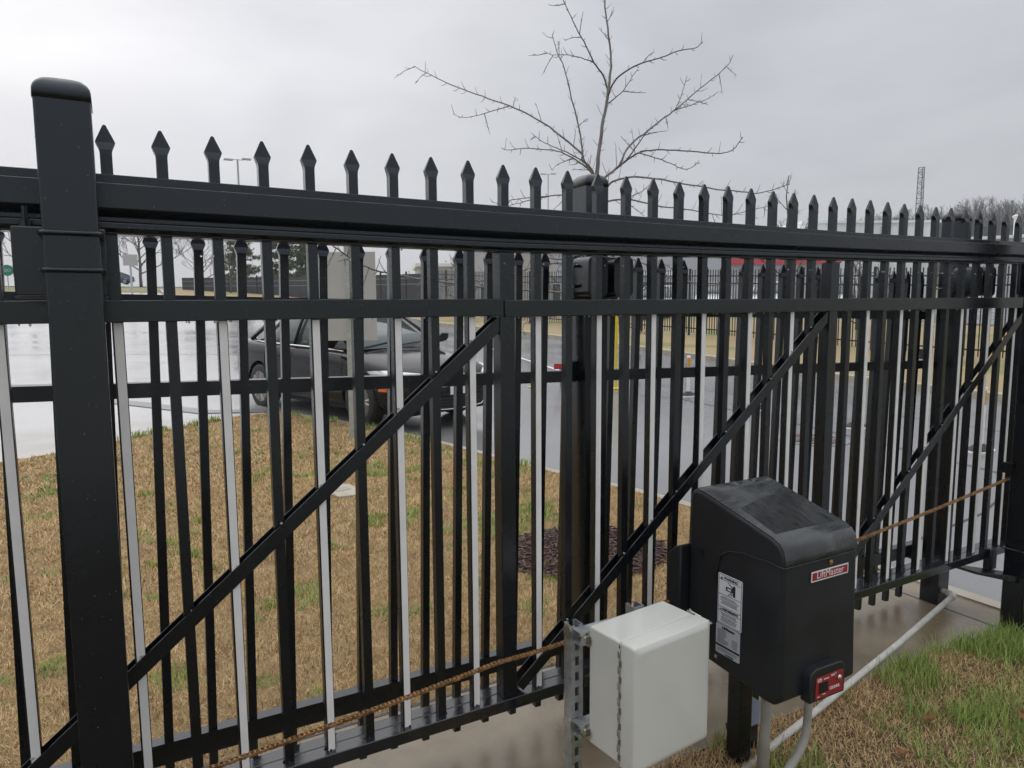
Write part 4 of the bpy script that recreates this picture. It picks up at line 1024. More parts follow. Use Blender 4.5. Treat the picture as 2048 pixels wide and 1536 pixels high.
for bi, (pts, r0, r1) in enumerate(TREE[1:]):
    P = smooth_path(pts, 4); n = len(P); r0 *= .74; r1 *= .7
    P = [p + (jitter(.0025) if 0 < i < n - 1 else Vector()) for i, p in enumerate(P)]
    mb = MB(); mb.tube(P, [r0 + (r1 - r0) * (i / (n - 1)) ** .8 for i in range(n)], 7)
    tot = 0; last = 0; side = 1
    for i in range(1, n):
        seg = (P[i] - P[i - 1]); tot += seg.length
        while tot - last > .035:
            last += rnd.uniform(.028, .06); side = -side
            if i < 3 and bi == 0: continue
            d = seg.normalized(); up = Vector((0, 0, 1)); s_ = d.cross(up); s_ = s_.normalized() if s_.length > .1 else Vector((1, 0, 0))
            v = (s_.cross(d).normalized() * side * rnd.uniform(.5, 1) + s_ * rnd.uniform(-.8, .8) + d * rnd.uniform(.1, .9)).normalized()
            q = P[i - 1].lerp(P[i], rnd.random()); L = rnd.choice([.022, .026, .03, .04, .05, .07]) * (1.1 if r0 > .007 else .8)
            mb.tube([q, q + v * L * .5, q + v * L + Vector((0, 0, L * .25))], [.0023, .0018, .0011], 4, cap=False)
            if rnd.random() < .10:      # longer side twig
                L = rnd.uniform(.09, .17); e1 = q + v * L * .5; e2 = q + v * L + Vector((0, 0, .03 * rnd.uniform(-1, 1)))
                mb.tube([q, e1, e2], [.003, .0022, .0012], 4, cap=False)
                for kk in range(3):
                    qq = q.lerp(e2, rnd.uniform(.3, 1)); mb.tube([qq, qq + (v + jitter(.9)).normalized() * .025], [.0016, .0009], 4, cap=False)
    mb.build('branch', M['bark'] if r0 > .007 else M['twig'], tree, smooth=True)

# generic bare tree for the distance
def bare_tree(x, y, h, label, seed, twig_r=.02, levels=4, spread=.55, group='bare trees in the distance', trunk_frac=.25, low=.28, z=None, nb=9, mat_=None):
    rr_ = random.Random(seed)
    z = Hroad(x, y) - .1 if z is None else z
    t = empty('bare_tree', (x, y, z), 0, label, 'tree', group)
    tm = MB(); cm = MB()
    lead = [Vector((0, 0, 0))]
    for i in range(1, 9): lead.append(Vector((rr_.uniform(-.012, .012) * h * i / 4, rr_.uniform(-.012, .012) * h * i / 4, h * i / 8 * .97)))
    tr0 = h * .016
    tm.tube(lead, [tr0 * (1 - i / 8.6) + twig_r * .3 for i in range(9)], 8)
    def grow(p, d, L, r, lev):
        n = 4; q = [p]; dd = d.copy()
        for i in range(n):
            dd = (dd + Vector((rr_.uniform(-.13, .13), rr_.uniform(-.13, .13), rr_.uniform(-.02, .14)))).normalized(); q.append(q[-1] + dd * L / n)
        cm.tube(q, [max(r * (1 - .75 * i / n), twig_r * .35) for i in range(n + 1)], 4 if lev > 1 else 5, cap=False)
        if lev >= levels: return
        for _ in range(4 if lev < 3 else 3):
            tt = rr_.uniform(.25, 1); i = min(int(tt * n), n - 1); pp = q[i].lerp(q[i + 1], tt * n - i)
            ax = Vector((rr_.uniform(-1, 1), rr_.uniform(-1, 1), rr_.uniform(-.5, .9))).normalized()
            grow(pp, (dd + ax * .75).normalized(), L * rr_.uniform(.38, .6), max(r * .5, twig_r * .5), lev + 1)
    for i in range(nb):
        f = low + (1 - low) * (i / nb) * .95; p = Vector((0, 0, h * f)); a = i * 2.4 + rr_.uniform(-.4, .4)
        up = .45 + .6 * f; d = Vector((math.cos(a), math.sin(a), up)).normalized()
        grow(p, d, h * spread * (1.08 - f) * rr_.uniform(.8, 1.15), max(tr0 * .45 * (1.2 - f), twig_r), 1)
    tm.build('trunk', mat_ or M['twig'], t, smooth=True)
    cm.build('crown', mat_ or M['far_twig'], t)
    return t
Zf = lambda x, y: Hroad(x, y) - .1
bare_tree(3.1, 96.0, 11.5, 'leafless oak behind the grey sign at the far road bend', 1, .028, 4, .50, z=3.6, nb=26, low=.15)
bare_tree(10.0, 97.0, 8.6, 'smaller spreading bare tree at the end of the dark fence', 2, .025, 4, .60, z=3.6, nb=18, low=.12)
bare_tree(-8.0, 96.0, 10.8, 'large bare tree with drooping limbs behind the green round sign', 3, .026, 4, .60, z=3.6, nb=16, low=.15)
bare_tree(-6.2, 85.0, 4.0, 'tiny bare sapling on the far verge beside the green sign', 4, .016, 3, .4, z=3.3, nb=7)
bare_tree(7.3, 52.0, 4.4, 'slim bare sapling standing before the dark far fence', 5, .013, 3, .42, z=Zf(7.3, 52) , nb=14, low=.2)
bare_tree(15.3, 31.5, 4.3, 'upright bare sapling in front of the far black pickets', 6, .010, 3, .34, z=Hbank(15.3, 31.5) - .1, nb=15, low=.2)
bare_tree(22.2, 16.9, 6.1, 'thin bare sapling poking above the gate spears near the warehouse roof', 7, .008, 3, .30, z=Hbank(22.2, 16.9) - .1, nb=13, low=.3)
bare_tree(24.4, 15.4, 3.7, 'bushy bare sapling before the white warehouse door', 8, .010, 3, .42, z=Hbank(24.4, 15.4) - .1, nb=20, low=.03)

# pines behind the dark fence
def pine(x, y, h, w, label, seed):
    rr_ = random.Random(seed)
    t = empty('pine_tree', (x, y, 2.2), 0, label, 'tree', 'pines behind the dark fence')
    mb = MB(); mb.tube([(0, 0, 0), (0, 0, h * .6), (0, 0, h * .98)], [.17, .10, .02], 8); 
    cm = MB()
    for i in range(60):
        f = .06 + .92 * (i / 60); a = i * 2.4 + rr_.uniform(-.4, .4); L = w * (1.04 - f) ** .75 * rr_.uniform(.6, 1.15)
        d = Vector((math.cos(a), math.sin(a), rr_.uniform(-.05, .35))); p0 = Vector((0, 0, h * f))
        mb.tube([p0, p0 + d * L], [.035, .012], 4, cap=False)
        for k in range(34):
            c = p0 + d * L * rr_.uniform(.3, 1.05) + Vector((rr_.uniform(-.25, .25), rr_.uniform(-.25, .25), rr_.uniform(-.12, .2)))
            for q in range(5):
                v = Vector((rr_.uniform(-1, 1), rr_.uniform(-1, 1), rr_.uniform(-.5, 1))).normalized() * rr_.uniform(.10, .24); s_ = Vector((rr_.uniform(-1, 1), rr_.uniform(-1, 1), rr_.uniform(-1, 1))).normalized() * rr_.uniform(.03, .06)
                cm.add([c - s_, c + s_, c + v + s_ * .5, c + v - s_ * .5], [(0, 1, 2, 3)])
    mb.build('trunk', M['twig'], t); cm.build('crown', M['pine'], t)
pine(9.3, 61.5, 6.6, 2.2, 'ragged green pine next to the light mast behind the dark fence', 1)
pine(12.6, 60.5, 6.9, 2.3, 'bushier green pine farther along the dark fence', 2)
pine(14.8, 61.5, 5.8, 1.9, 'lower green pine at the end of the dark fence', 3)

# ================================================================== FAR FENCES
FP = [(20.4, 1.0), (20.1, 7.9), (19.7, 12.3), (19.3, 17.8), (17.7, 28.2), (16.2, 36.5)]
def along(P, s):
    for (a, b) in zip(P, P[1:]):
        L = math.dist(a, b)
        if s <= L: return a[0] + (b[0] - a[0]) * s / L, a[1] + (b[1] - a[1]) * s / L, math.atan2(b[1] - a[1], b[0] - a[0])
        s -= L
    return b[0], b[1], 0
TOT = sum(math.dist(a, b) for a, b in zip(FP, FP[1:]))
ff = empty('far_picket_fence', (0, 0, 0), 0, 'long black picket fence running along the grass bank across the drive', 'fence')
mbp = MB(); h = .0127
mbp.loft([[(-a, -b, z), (a, -b, z), (a, b, z), (-a, b, z)] for a, b, z in ((h, h, .06), (h, h, 2.37), (.02, .008, 2.40), (.002, .002, 2.45))])
fpme = mbp.mesh('far_picket', M['black'])
rest = MB(); s = .06; i = 0
while s < TOT:
    x, y, a = along(FP, s); z = Hbank(x, y)
    if i < 296: link('picket', fpme, ff, (x, y, z), (0, 0, a))
    else:
        for q in ((-h, h),): rest.box(x - h, x + h, y - h, y + h, z + .06, z + 2.42)
    s += .1175 if y < 26 else .125; i += 1
if rest.v: tag(rest.build('distant_pickets', M['black'], ff), kind='stuff')
for dz in (.22, 1.92, 2.18):
    mb = MB(); secs = []
    for q in range(41):
        x, y, a = along(FP, TOT * q / 40); z = Hbank(x, y) + dz; nx, ny = -math.sin(a) * .02, math.cos(a) * .02
        secs.append([(x - nx, y - ny, z), (x - nx, y - ny, z + .042), (x + nx, y + ny, z + .042), (x + nx, y + ny, z)])
    mb.loft(secs); mb.build('rail', M['black'], ff)
s = 1.0
mb = MB(); mb.box(-.032, .032, -.032, .032, -.05, 2.45); mb.box(-.038, .038, -.038, .038, 2.45, 2.47); pme = mb.mesh('far_post', M['black'])
while s < TOT:
    x, y, a = along(FP, s); link('post', pme, ff, (x, y, Hbank(x, y)), (0, 0, a)); s += 2.4
# dark screened fence in the north
SP = [(16.2, 36.6), (13.5, 44), (10.5, 50), (7.2, 53.6), (4.5, 56)]
sf = empty('screened_fence', (0, 0, 0), 0, 'dark fence with screening running below the pines in the distance', 'fence')
TS = sum(math.dist(a, b) for a, b in zip(SP, SP[1:]))
def zs(x, y): return Hroad(x, y) - .15
secs = []
for q in range(31):
    x, y, a = along(SP, TS * q / 30); z = zs(x, y); nx, ny = -math.sin(a) * .015, math.cos(a) * .015
    top = 3.35 + .25 * (q / 30) 
    secs.append([(x - nx, y - ny, z), (x - nx, y - ny, top), (x + nx, y + ny, top), (x + nx, y + ny, z)])
mb = MB(); mb.loft(secs); mb.build('screen', M['screen'], sf)
for dz in (-.28, -.62):
    mb = MB(); ss = []
    for q in range(31):
        x, y, a = along(SP, TS * q / 30); nx, ny = -math.sin(a) * .03, math.cos(a) * .03; top = 3.35 + .25 * (q / 30) + dz
        ss.append([(x - nx * 1.4, y - ny * 1.4, top), (x - nx * 1.4, y - ny * 1.4, top + .05), (x + nx, y + ny, top + .05), (x + nx, y + ny, top)])
    mb.loft(ss); mb.build('rail', M['rail_far'], sf)
s = 0
mb = MB(); mb.box(-.04, .04, -.04, .04, 0, 1); pm2 = mb.mesh('screen_post', M['black'])
while s < TS:
    x, y, a = along(SP, s); z = zs(x, y); link('post', pm2, sf, (x, y, z), (0, 0, a), (1, 1, 3.5 + .25 * s / TS - z)); s += 2.4

# ================================================================== SIGNS, POLES, MARKERS
def onpole(name, x, y, z, label, cat): return empty(name, (x, y, z), 0, label, cat)
# back of a street sign on a perforated post
t = empty('road_sign', (2.53, 6.70, 0), R(-29), 'plain grey back of a road sign on a tall perforated steel post', 'sign')
mb = MB()
W_ = .055
mb.box(-W_, -W_ + .075, -.012, -.009, -.05, 2.52)
mb.box(-W_ + .075, W_ + .0, -.020, -.0168, -.05, 2.52); mb.box(-W_ + .072, -.055 + .0755, -.020, -.009, -.05, 2.52); mb.box(W_ - .003, W_, -.0165, .02, -.05, 2.52); mb.box(-W_, -W_ + .003, -.009, .02, -.05, 2.52)
mb.build('post', M['galv_post'], t)
mb = MB()
for k in range(98): mb.box(.034, .042, -.0212, -.0202, .03 + k * .0254, .039 + k * .0254)
tag(mb.build('post_holes', M['dark'], t), kind='stuff')
mb = MB(); mb.box(-.318, .318, .022, .026, 1.222, 2.30); mb.build('sign_panel', M['sign_back'], t, bevel=.002)
mb = MB()
for z in (1.40, 1.83, 2.25): mb.lathe([(.0005, 0), (.012, 0), (.012, -.012), (.0005, -.012)], 8, 'y', (0, -.02, z))
tag(mb.build('bolts', M['steel'], t), kind='stuff')
# far signs
t = empty('round_sign', (-4.95, 46.0, 1.9), R(0), 'round green sign on a thin pole by the far verge', 'sign')
mb = MB(); mb.lathe([(.0005, 0), (.30, 0), (.30, .03), (.0005, .03)], 24, 'y', (0, -.05, 1.68)); dsc = mb.build('disc', M['green'], t)
link('lettering', text_mesh("GO", .22, M['sign_back'], .004), dsc, (0, -.056, 1.68), (R(90), 0, 0))
mb = MB(); mb.box(.2, .42, -.05, -.03, 1.88, 1.94); mb.tube([(0, 0, 0), (0, 0, 1.9)], .03, 6); mb.build('pole', M['galv_post'], t)
t = empty('traffic_sign', (.95, 42.5, 1.5), R(8), 'small grey rectangular sign on a pale pole near the parked blue car', 'sign')
mb = MB(); mb.box(-.36, .36, -.03, 0, 2.28, 2.88); mb.build('sign_panel', M['sign_back'], t)
mb = MB(); mb.box(-.05, .05, 0, .06, -.6, 2.7); mb.build('pole', M['wall_grey'], t)
# light masts
def mast(x, y, z0, ztop, label):
    t = empty('light_mast', (x, y, z0), 0, label, 'street light', 'tall light masts')
    mb = MB(); mb.tube([(0, 0, 0), (0, 0, ztop - z0)], [.12, .07], 8); mb.build('pole', M['galv_post'], t)
    for s in (-1, 1):
        mb = MB(); mb.box(*sorted((s * .06, s * .45)), -.03, .03, ztop - z0 - .05, ztop - z0); mb.box(*sorted((s * .35, s * 1.05)), -.22, .22, ztop - z0 + (.02 if s > 0 else -.12), ztop - z0 + (.12 if s > 0 else -.02)); mb.build('lamp_head', M['galv'], t)
mast(9.56, 61.3, 2.0, 13.35, 'tall light mast with two flat heads rising beside the pines')
mast(47.5, 74.6, .5, 17.2, 'distant light mast whose two heads show beside the tree fork')
# delineator posts along the drive edge
def delineator(x, y, rz, label):
    t = empty('delineator_post', (x, y, Hroad(x, y) - .03), rz, label, 'marker post', 'lane delineators on the drive')
    mb = MB(); mb.loft([[( .2 * a, .13 * b, z) if False else (w * math.cos(k * math.pi / 4), w * .62 * math.sin(k * math.pi / 4), z) for k in range(8)] for w, z in ((.20, 0), (.20, .022), (.13, .055), (.05, .085))] ); mb.build('base', M['rubber'], t, bevel=.004)
    mb = MB(); mb.loft([[(w * math.cos(k * math.pi / 8), w * .62 * math.sin(k * math.pi / 8), z) for k in range(16)] for w, z in ((.215, .0), (.215, .016), (.203, .0165))]); mb.build('base_rim', M['white'], t)
    mb = MB(); mb.lathe([(.030, .08), (.030, .70), (.030, .70)], 12); mb.build('tube', M['white'], t, smooth=False)
    mb = MB(); mb.lathe([(.0315, .53), (.0315, .69)], 14); mb.build('orange_band', M['orange'], t)
    mb = MB(); mb.lathe([(.033, .69), (.033, .72), (.026, .73), (.0005, .73)], 12); mb.build('cap', M['white'], t)
    return t
delineator(9.0, 7.75, .2, 'white marker post with orange band showing fully between the gate pickets')
delineator(8.83, 5.95, .1, 'second white marker post along the drive, hidden behind the fence pickets')
delineator(8.67, 4.14, .0, 'third white marker post along the drive, left of the post at the fence end')
delineator(8.48, 2.45, .1, 'nearest white marker post, seen through the gate beyond the fence end')
# yellow poles and red board
for x, y, lb in ((8.53, 9.27, 'bright yellow pole on the wet drive, just right of the red board'), (7.165, 10.12, 'yellow pole on the drive left of the red board, mostly hidden by a picket')):
    t = empty('yellow_pole', (x, y, Hroad(x, y) - .03), 0, lb, 'bollard', 'yellow poles')
    mb = MB(); mb.lathe([(.028, 0), (.028, 1.55), (.025, 1.57), (.015, 1.58), (.0005, 1.582)], 14); mb.build('pole', M['yellow'], t, smooth=False)
    mb = MB(); mb.box(-.11, .11, -.11, .11, 0, .015); mb.build('base_plate', M['yellow'], t)
t = empty('red_board', (8.05, 9.85, -.03), R(-32), 'low red board standing between the two yellow poles', 'barrier board')
mb = MB(); mb.box(-.50, .50, -.012, .012, .37, .48); mb.build('board', M['red'], t, bevel=.002)
for s in (-.36, .36):
    mb = MB(); mb.box(s - .02, s + .02, .013, .04, 0, .46); mb.box(s - .03, s + .03, -.15, .18, 0, .03); mb.build('leg', M['rail_far'], t)
# yellow markers by the parking area
for x, y, w, z0, z1, lb in ((32.2, 21.8, .10, 0, 1.28, 'yellow guard post by the warehouse, left of the bushy sapling'), (32.8, 21.2, .10, 0, 1.28, 'yellow guard post by the warehouse, hidden behind the bushy sapling'), (31.8, 18.9, .13, 0, 1.7, 'wide yellow guard post in front of the warehouse door')):
    t = empty('guard_post', (x, y, Hbank(x, y)), 0, lb, 'bollard', 'yellow guard posts by the warehouse')
    mb = MB(); mb.lathe([(w, 0), (w, z1), (w * .7, z1 + .06), (.0005, z1 + .08)], 12); mb.build('post', M['yellow'], t)
t = empty('yard_tractor', (19.8, 33.2, Hbank(20, 33)), R(20), 'small yellow yard machine with a black seat beyond the far fence', 'tractor')
mb = MB(); mb.box(-.6, .6, -.35, .35, .3, .75); mb.box(.1, .6, -.25, .25, .75, .95); mb.build('body', M['yellow'], t, bevel=.05)
mb = MB(); mb.box(-.35, .0, -.2, .2, .75, .9); mb.box(-.42, -.3, -.2, .2, .85, 1.3); mb.build('seat', M['rubber'], t, bevel=.03)
for sx in (-.4, .42):
    for sy in (-.38, .38):
        mb = MB(); mb.lathe([(.05, -.07), (.26, -.06), (.26, .06), (.05, .07)], 14, 'y', (sx, sy, .26)); mb.build('wheel', M['rubber'], t)

# ================================================================== CARS
ST = [(2.24, .50, .34, .56, .60), (2.17, .70, .22, .62, .68), (1.98, .82, .19, .70, .775), (1.60, .875, .19, .765, .85), (1.20, .885, .19, .82, .905), (.88, .885, .19, .87, .955), (.30, .885, .19, .905, .95), (-.5, .885, .19, .925, .95), (-1.25, .885, .19, .945, .975), (-1.75, .875, .21, .965, 1.03), (-2.08, .84, .25, .96, 1.03), (-2.24, .76, .30, .92, .98), (-2.32, .60, .38, .80, .84)]
def plan_x(y):           # x of the nose outline at half width y
    P = [(0, 2.275), (.3, 2.265), (.5, 2.235), (.70, 2.16), (.82, 1.98), (.875, 1.6), (.885, 1.2)]
    for (a, xa), (b, xb) in zip(P, P[1:]):
        if y <= b: return xa + (xb - xa) * (y - a) / (b - a)
    return 1.2
def car(paint, name, label, cat='car', group=None, tall=1.0):
    t = empty(name, (0, 0, 0), 0, label, cat, group)
    secs = []
    for x, w, zb, zs_, zt in ST:
        half = [(0, zb), (w * .80, zb), (w * .965, zb + .07), (w * 1.0, zb + .20), (w * 1.0, (zb + zs_) / 2 + .06), (w * .985, zs_ - .10), (w * .955, zs_ - .015), (w * .86, zs_ + (zt - zs_) * .45), (w * .5, zt - (zt - zs_) * .12), (0, zt)]
        ring = [(x, y, z) for y, z in half] + [(x, -y, z) for y, z in half[-2:0:-1]]
        secs.append(ring)
    mb = MB(); mb.loft(secs)
    me = mb.mesh('car_body', paint, True)
    o = bpy.data.objects.new('body', me); C.objects.link(o)
    sb = o.modifiers.new('s', 'SUBSURF'); sb.levels = sb.render_levels = 2
    cm = MB()
    for wx in (1.30, -1.30): cm.lathe([(.372, -1.2), (.372, 1.2)], 32, 'y', (wx, 0, .325))
    cut = cm.build('cut', None)
    bo = o.modifiers.new('b', 'BOOLEAN'); bo.object = cut; bo.operation = 'DIFFERENCE'; bo.solver = 'EXACT'
    dg = bpy.context.evaluated_depsgraph_get(); dg.update()
    me2 = bpy.data.meshes.new_from_object(o.evaluated_get(dg)); me2.materials.clear(); me2.materials.append(paint)
    o.modifiers.clear(); o.data = me2; bpy.data.objects.remove(cut); o.parent = t
    shade(o)
    # glasshouse
    G = [(1.02, .74, .93, .93, .72), (.70, .765, .93, 1.12, .66), (.18, .78, .93, 1.40, .57), (-.30, .785, .93, 1.445, .565), (-.85, .78, .94, 1.43, .555), (-1.30, .76, .95, 1.28, .57), (-1.82, .70, .98, 1.03, .62)]
    secs = []
    for x, wb, zb, zt, wt in G:
        secs.append([(x, -wb, zb), (x, -wt - (wb - wt) * .15, zb + (zt - zb) * .8), (x, -wt * .9, zt), (x, wt * .9, zt), (x, wt + (wb - wt) * .15, zb + (zt - zb) * .8), (x, wb, zb)])
    mb = MB(); mb.loft(secs); mb.build('windows', M['car_glass'], t, smooth=True)
    mb = MB(); rs = []
    for x, w, z in ((.24, .56, 1.392), (.0, .565, 1.425), (-.35, .57, 1.457), (-.85, .555, 1.443), (-1.05, .54, 1.395)):
        rs.append([(x, -w, z - .028), (x, -w * .9, z + .004), (x, 0, z + .022), (x, w * .9, z + .004), (x, w, z - .028), (x, 0, z - .03)])
    mb.loft(rs); mb.build('roof', paint, t, smooth=True)
    for s in (-1, 1):
        for nm, pp, r in (('pillar', [(1.0, s * .755, .94), (.60, s * .70, 1.17), (.20, s * .60, 1.40)], .024), ('pillar', [(.20, s * .60, 1.40), (-.3, s * .60, 1.437), (-.88, s * .585, 1.425)], .020), ('pillar', [(-.88, s * .585, 1.425), (-1.32, s * .635, 1.25), (-1.85, s * .68, 1.0)], .034), ('pillar', [(-.38, s * .795, .95), (-.36, s * .70, 1.2), (-.33, s * .60, 1.43)], .024)):
            mb = MB(); mb.tube(pp, r, 6); mb.build(nm, paint, t, smooth=True)
        mb = MB(); mb.tube([(.93, s * .838, .918), (.3, s * .850, .944), (-.5, s * .850, .958), (-1.2, s * .845, .975), (-1.5, s * .82, .985)], [.006, .011, .011, .010, .005], 6); mb.build('window_trim', M['chrome'], t, smooth=True)
        for x0, x1 in ((.30, .48), (-.78, -.60)):
            mb = MB(); mb.tube([(x0, s * .882, .80), (x0 + .02, s * .905, .805), (x1 - .02, s * .905, .805), (x1, s * .882, .80)], .014, 6); mb.build('door_handle', M['chrome'] if x0 > 0 else paint, t, smooth=True)
        mb = MB()
        for x in (.93, -.36, -1.12): mb.tube([(x, s * .888, .28), (x, s * .890, .6), (x + .01, s * .868, .90)], .0035, 4)
        mb.tube([(1.5, s * .882, .70), (.5, s * .8885, .735), (-1.0, s * .8885, .765)], .004, 4)
        mb.build('door_seams', M['dark'], t)
        # mirror
        mb = MB(); mb.loft([[(x + .02 * abs(k), s * (.88 + a), .95 + b) for k, (a, b) in enumerate([(0, .02), (.05, .0), (.19, .02), (.225, .07), (.20, .13), (.06, .14), (0, .10)])] for x in (.66, .80)]); mb.build('wing_mirror', paint, t, bevel=.012)
        mb = MB()
        gx_ = []
        for k in range(9):                                  # headlamp wraps the corner
            y = .50 + .37 * k / 8; gx_.append((plan_x(y) - .035 - .02 * (k / 8), s * y, k / 8))
        mb.loft([[(x + .012, y, .585 + .055 * f), (x + .022 - .05 * f, y, .632 + .045 * f), (x - .03 - .07 * f, y, .685 + .045 * f - (.03 if f == 0 or f == 1 else 0)), (x - .05, y * .97, .60 + .06 * f)] for x, y, f in gx_]); mb.build('headlight', M['lamp'], t, smooth=True)
        mb = MB(); secs = []
        for k in range(4): y = .855 + .0 * k; secs.append([(1.86 - .045 * k + .0, s * (.858 + .007 * k), .475), (1.86 - .045 * k, s * (.858 + .007 * k), .515), (1.86 - .045 * k, s * (.83 + .007 * k), .515), (1.86 - .045 * k, s * (.83 + .007 * k), .475)])
        mb.loft(secs); mb.build('side_marker', M['amber'], t)
        mb = MB(); mb.box(-2.235, -2.05, *sorted((s * .60, s * .74)), .74, .86); mb.build('tail_light', M['red'], t, bevel=.02)
        for wx in (1.30, -1.30):
            wh = empty('wheel', (wx, s * .775, .325)); wh.parent = t
            mb = MB(); mb.lathe([(.225, -.10), (.29, -.108), (.318, -.09), (.325, -.05), (.325, .05), (.318, .09), (.29, .108), (.225, .10)], 32, 'y'); mb.build('tyre', M['rubber'], wh, smooth=True)
            mb = MB(); mb.lathe([(.226, -.10), (.226, .085), (.20, .085), (.20, -.02), (.06, -.02), (.05, .0), (.0005, .0)], 28, 'y') if s < 0 else mb.lathe([(.226, .10), (.226, -.085), (.20, -.085), (.20, .02), (.06, .02), (.05, .0), (.0005, .0)], 28, 'y')
            mb.build('rim_barrel', M['rail_far'], wh, smooth=False)
            mb = MB()
            for k in range(5):
                for dk in (-.10, .10):
                    a = 2 * math.pi * k / 5 + dk; ca, sa = math.cos(a), math.sin(a)
                    mb.tube([(.04 * ca, s * .075, .04 * sa), (.13 * ca, s * .088, .13 * sa), (.218 * math.cos(a + dk * .4), s * .09, .218 * math.sin(a + dk * .4))], [.016, .015, .018], 6)
            mb.lathe([(.0005, s * .06), (.05, s * .065), (.048, s * .095), (.0005, s * .1)], 14, 'y'); mb.lathe([(.212, s * .075), (.228, s * .075), (.228, s * .10), (.212, s * .10)], 28, 'y')
            mb.build('rim', M['alloy'], wh, smooth=False)
            mb = MB(); mb.lathe([(.36, s * -.55), (.366, s * .07), (.355, s * .07), (.355, s * -.55)], 24, 'y', (wx, s * .775, .325))
    def front(nm, y0, y1, z0, z1, off, m_, par=t, n=14, th=.012):
        mb = MB(); ss = []
        for k in range(n + 1):
            y = y0 + (y1 - y0) * k / n; x = plan_x(abs(y)) + off
            ss.append([(x - th, y, z0), (x, y, z0), (x, y, z1), (x - th, y, z1)])
        mb.loft(ss); return mb.build(nm, m_, par)
    g = front('grille', -.56, .56, .245, .395, -.012, M['dark'], th=.10)
    for k in range(4): front('slat', -.54, .54, .262 + k * .036, .270 + k * .036, .0, M['rubber'], g)
    mb = MB(); mb.tube([(plan_x(abs(y)) + .006, y, z) for y, z in [(-.50, .40), (-.47, .30), (-.40, .258), (-.2, .245), (0, .243), (.2, .245), (.40, .258), (.47, .30), (.50, .40)]], .008, 6); mb.build('chrome_surround', M['chrome'], t, smooth=True)
    front('upper_grille', -.36, .36, .455, .60, -.012, M['dark'], th=.08); front('grille_bar', -.34, .34, .515, .53, -.004, M['chrome'])
    front('bumper_band', -.62, .62, .405, .452, .0, paint, th=.06); front('number_plate', -.16, .16, .415, .52, .012, M['white_print'])
    for s in (-1, 1):
        f_g = front('side_intake', *sorted((s * .60, s * .76)), .25, .38, -.004, M['dark'], th=.06)
        for k in range(4): front('slat', *sorted((s * .60, s * .76)), .262 + k * .03, .270 + k * .03, .008, M['rubber'], f_g, n=4)
    mb = MB(); mb.tube([(1.02, -.55, .955), (.93, -.1, 1.0), (.94, .0, 1.0)], .009, 5); mb.tube([(1.04, .05, .965), (.98, .45, .99)], .009, 5); mb.build('wipers', M['rubber'], t)
    mb = MB(); mb.box(-2.0, 2.0, -.70, .70, .17, .30); mb.build('underbody', M['dark'], t)
    return t
sedan = car(M['paint_black'], 'black_sedan', 'rain-wet black sedan turning past the tip of the lawn')
sedan.scale = (1.07, 1.06, 1.13); sedan.location = (3.33, 9.22, -.03); sedan.rotation_euler = (0, 0, math.atan2(-.952, .307))
white = car(M['paint_white'], 'parked_car', 'white parked car leftmost in the row behind the far fence', group='cars parked behind the far fence')
PK = [(20.9, 27.2, 'white parked car leftmost in the row behind the far fence'), (23.2, 25.6, 'second white parked car from the tractor end of the row'), (25.4, 23.9, 'third white parked car, facing the far fence near the middle of the row'), (27.6, 22.2, 'fourth white parked car, below the start of the red fascia'), (29.8, 20.5, 'white parked car farthest along the row, below the red fascia')]
for i, (x, y, lb) in enumerate(PK):
    c = white if i == 0 else copy_tree(white)
    c.location = (x + 1.6, y + 1.6, Hbank(x, y) + .02); c.rotation_euler = (0, 0, R(222 + random.uniform(-4, 4))); c.scale = (1.05, 1.05, 1.15); c['label'] = lb
blue = car(M['paint_blue'], 'blue_car', 'dark blue car parked on the far road below the big bare tree')
blue.location = (.2, 97.0, fland(.2, 97) + .30); blue.rotation_euler = (0, 0, R(172))

mb = MB(); mb.loft([[(x, 91.5, fland(x, 91.5) + .28), (x, 99.5, fland(x, 99.5) + .30)] for x in (-60, -40, -20, -8, 0, 6, 9)], cap=False, closed=False)
tag(mb.build('far_road', M['asphalt']), kind='structure')
# ================================================================== BUILDINGS
def wall_building(name, P0, P1, z0, z1, depth, label, material):
    t = empty(name, (P0[0], P0[1], z0), math.atan2(P1[1] - P0[1], P1[0] - P0[0]), label, 'building')
    L = math.dist(P0, P1)
    mb = MB(); mb.box(0, L, 0, depth, 0, z1 - z0); mb.build('wall', material, t)
    mb = MB(); mb.box(-.2, L + .2, -.25, depth + .2, z1 - z0, z1 - z0 + .22); mb.build('roof_edge', M['wall_pale'], t)
    return t, L
t, L = wall_building('red_striped_store', (27.5, 55.5), (53.5, 38.0), .6, 6.3, 30, 'long grey store building with a red fascia stripe', M['wall_grey'])
mb = MB(); mb.box(L * .70, L + .05, -.30, -.02, 4.12, 4.75); mb.build('red_fascia', M['stripe_red'], t)
mb = MB(); mb.box(L * .05, L * .60, -.12, -.02, 3.2, 3.55); mb.build('pale_band', M['wall_pale'], t)
for k in range(7):
    mb = MB(); mb.box(1.0 + k * 2.6, 2.8 + k * 2.6, -.05, .02, .4, 2.6); w_ = mb.build('window', M['car_glass'], t)
    mb = MB(); mb.box(.93 + k * 2.6, 1.0 + k * 2.6, -.08, .02, .35, 2.65); mb.box(2.8 + k * 2.6, 2.87 + k * 2.6, -.08, .02, .35, 2.65); mb.box(.93 + k * 2.6, 2.87 + k * 2.6, -.08, .02, 2.6, 2.68); mb.build('frame', M['wall_pale'], w_)
t, L = wall_building('warehouse', (55.0, 43.1), (65.8, 37.1), .6, 8.55, 25, 'pale ribbed metal warehouse with a louvre high on its wall', M['wall_pale'])
mb = MB(); x = .15
while x < L: mb.box(x, x + .07, -.05, .01, 0, 7.9); x += .5
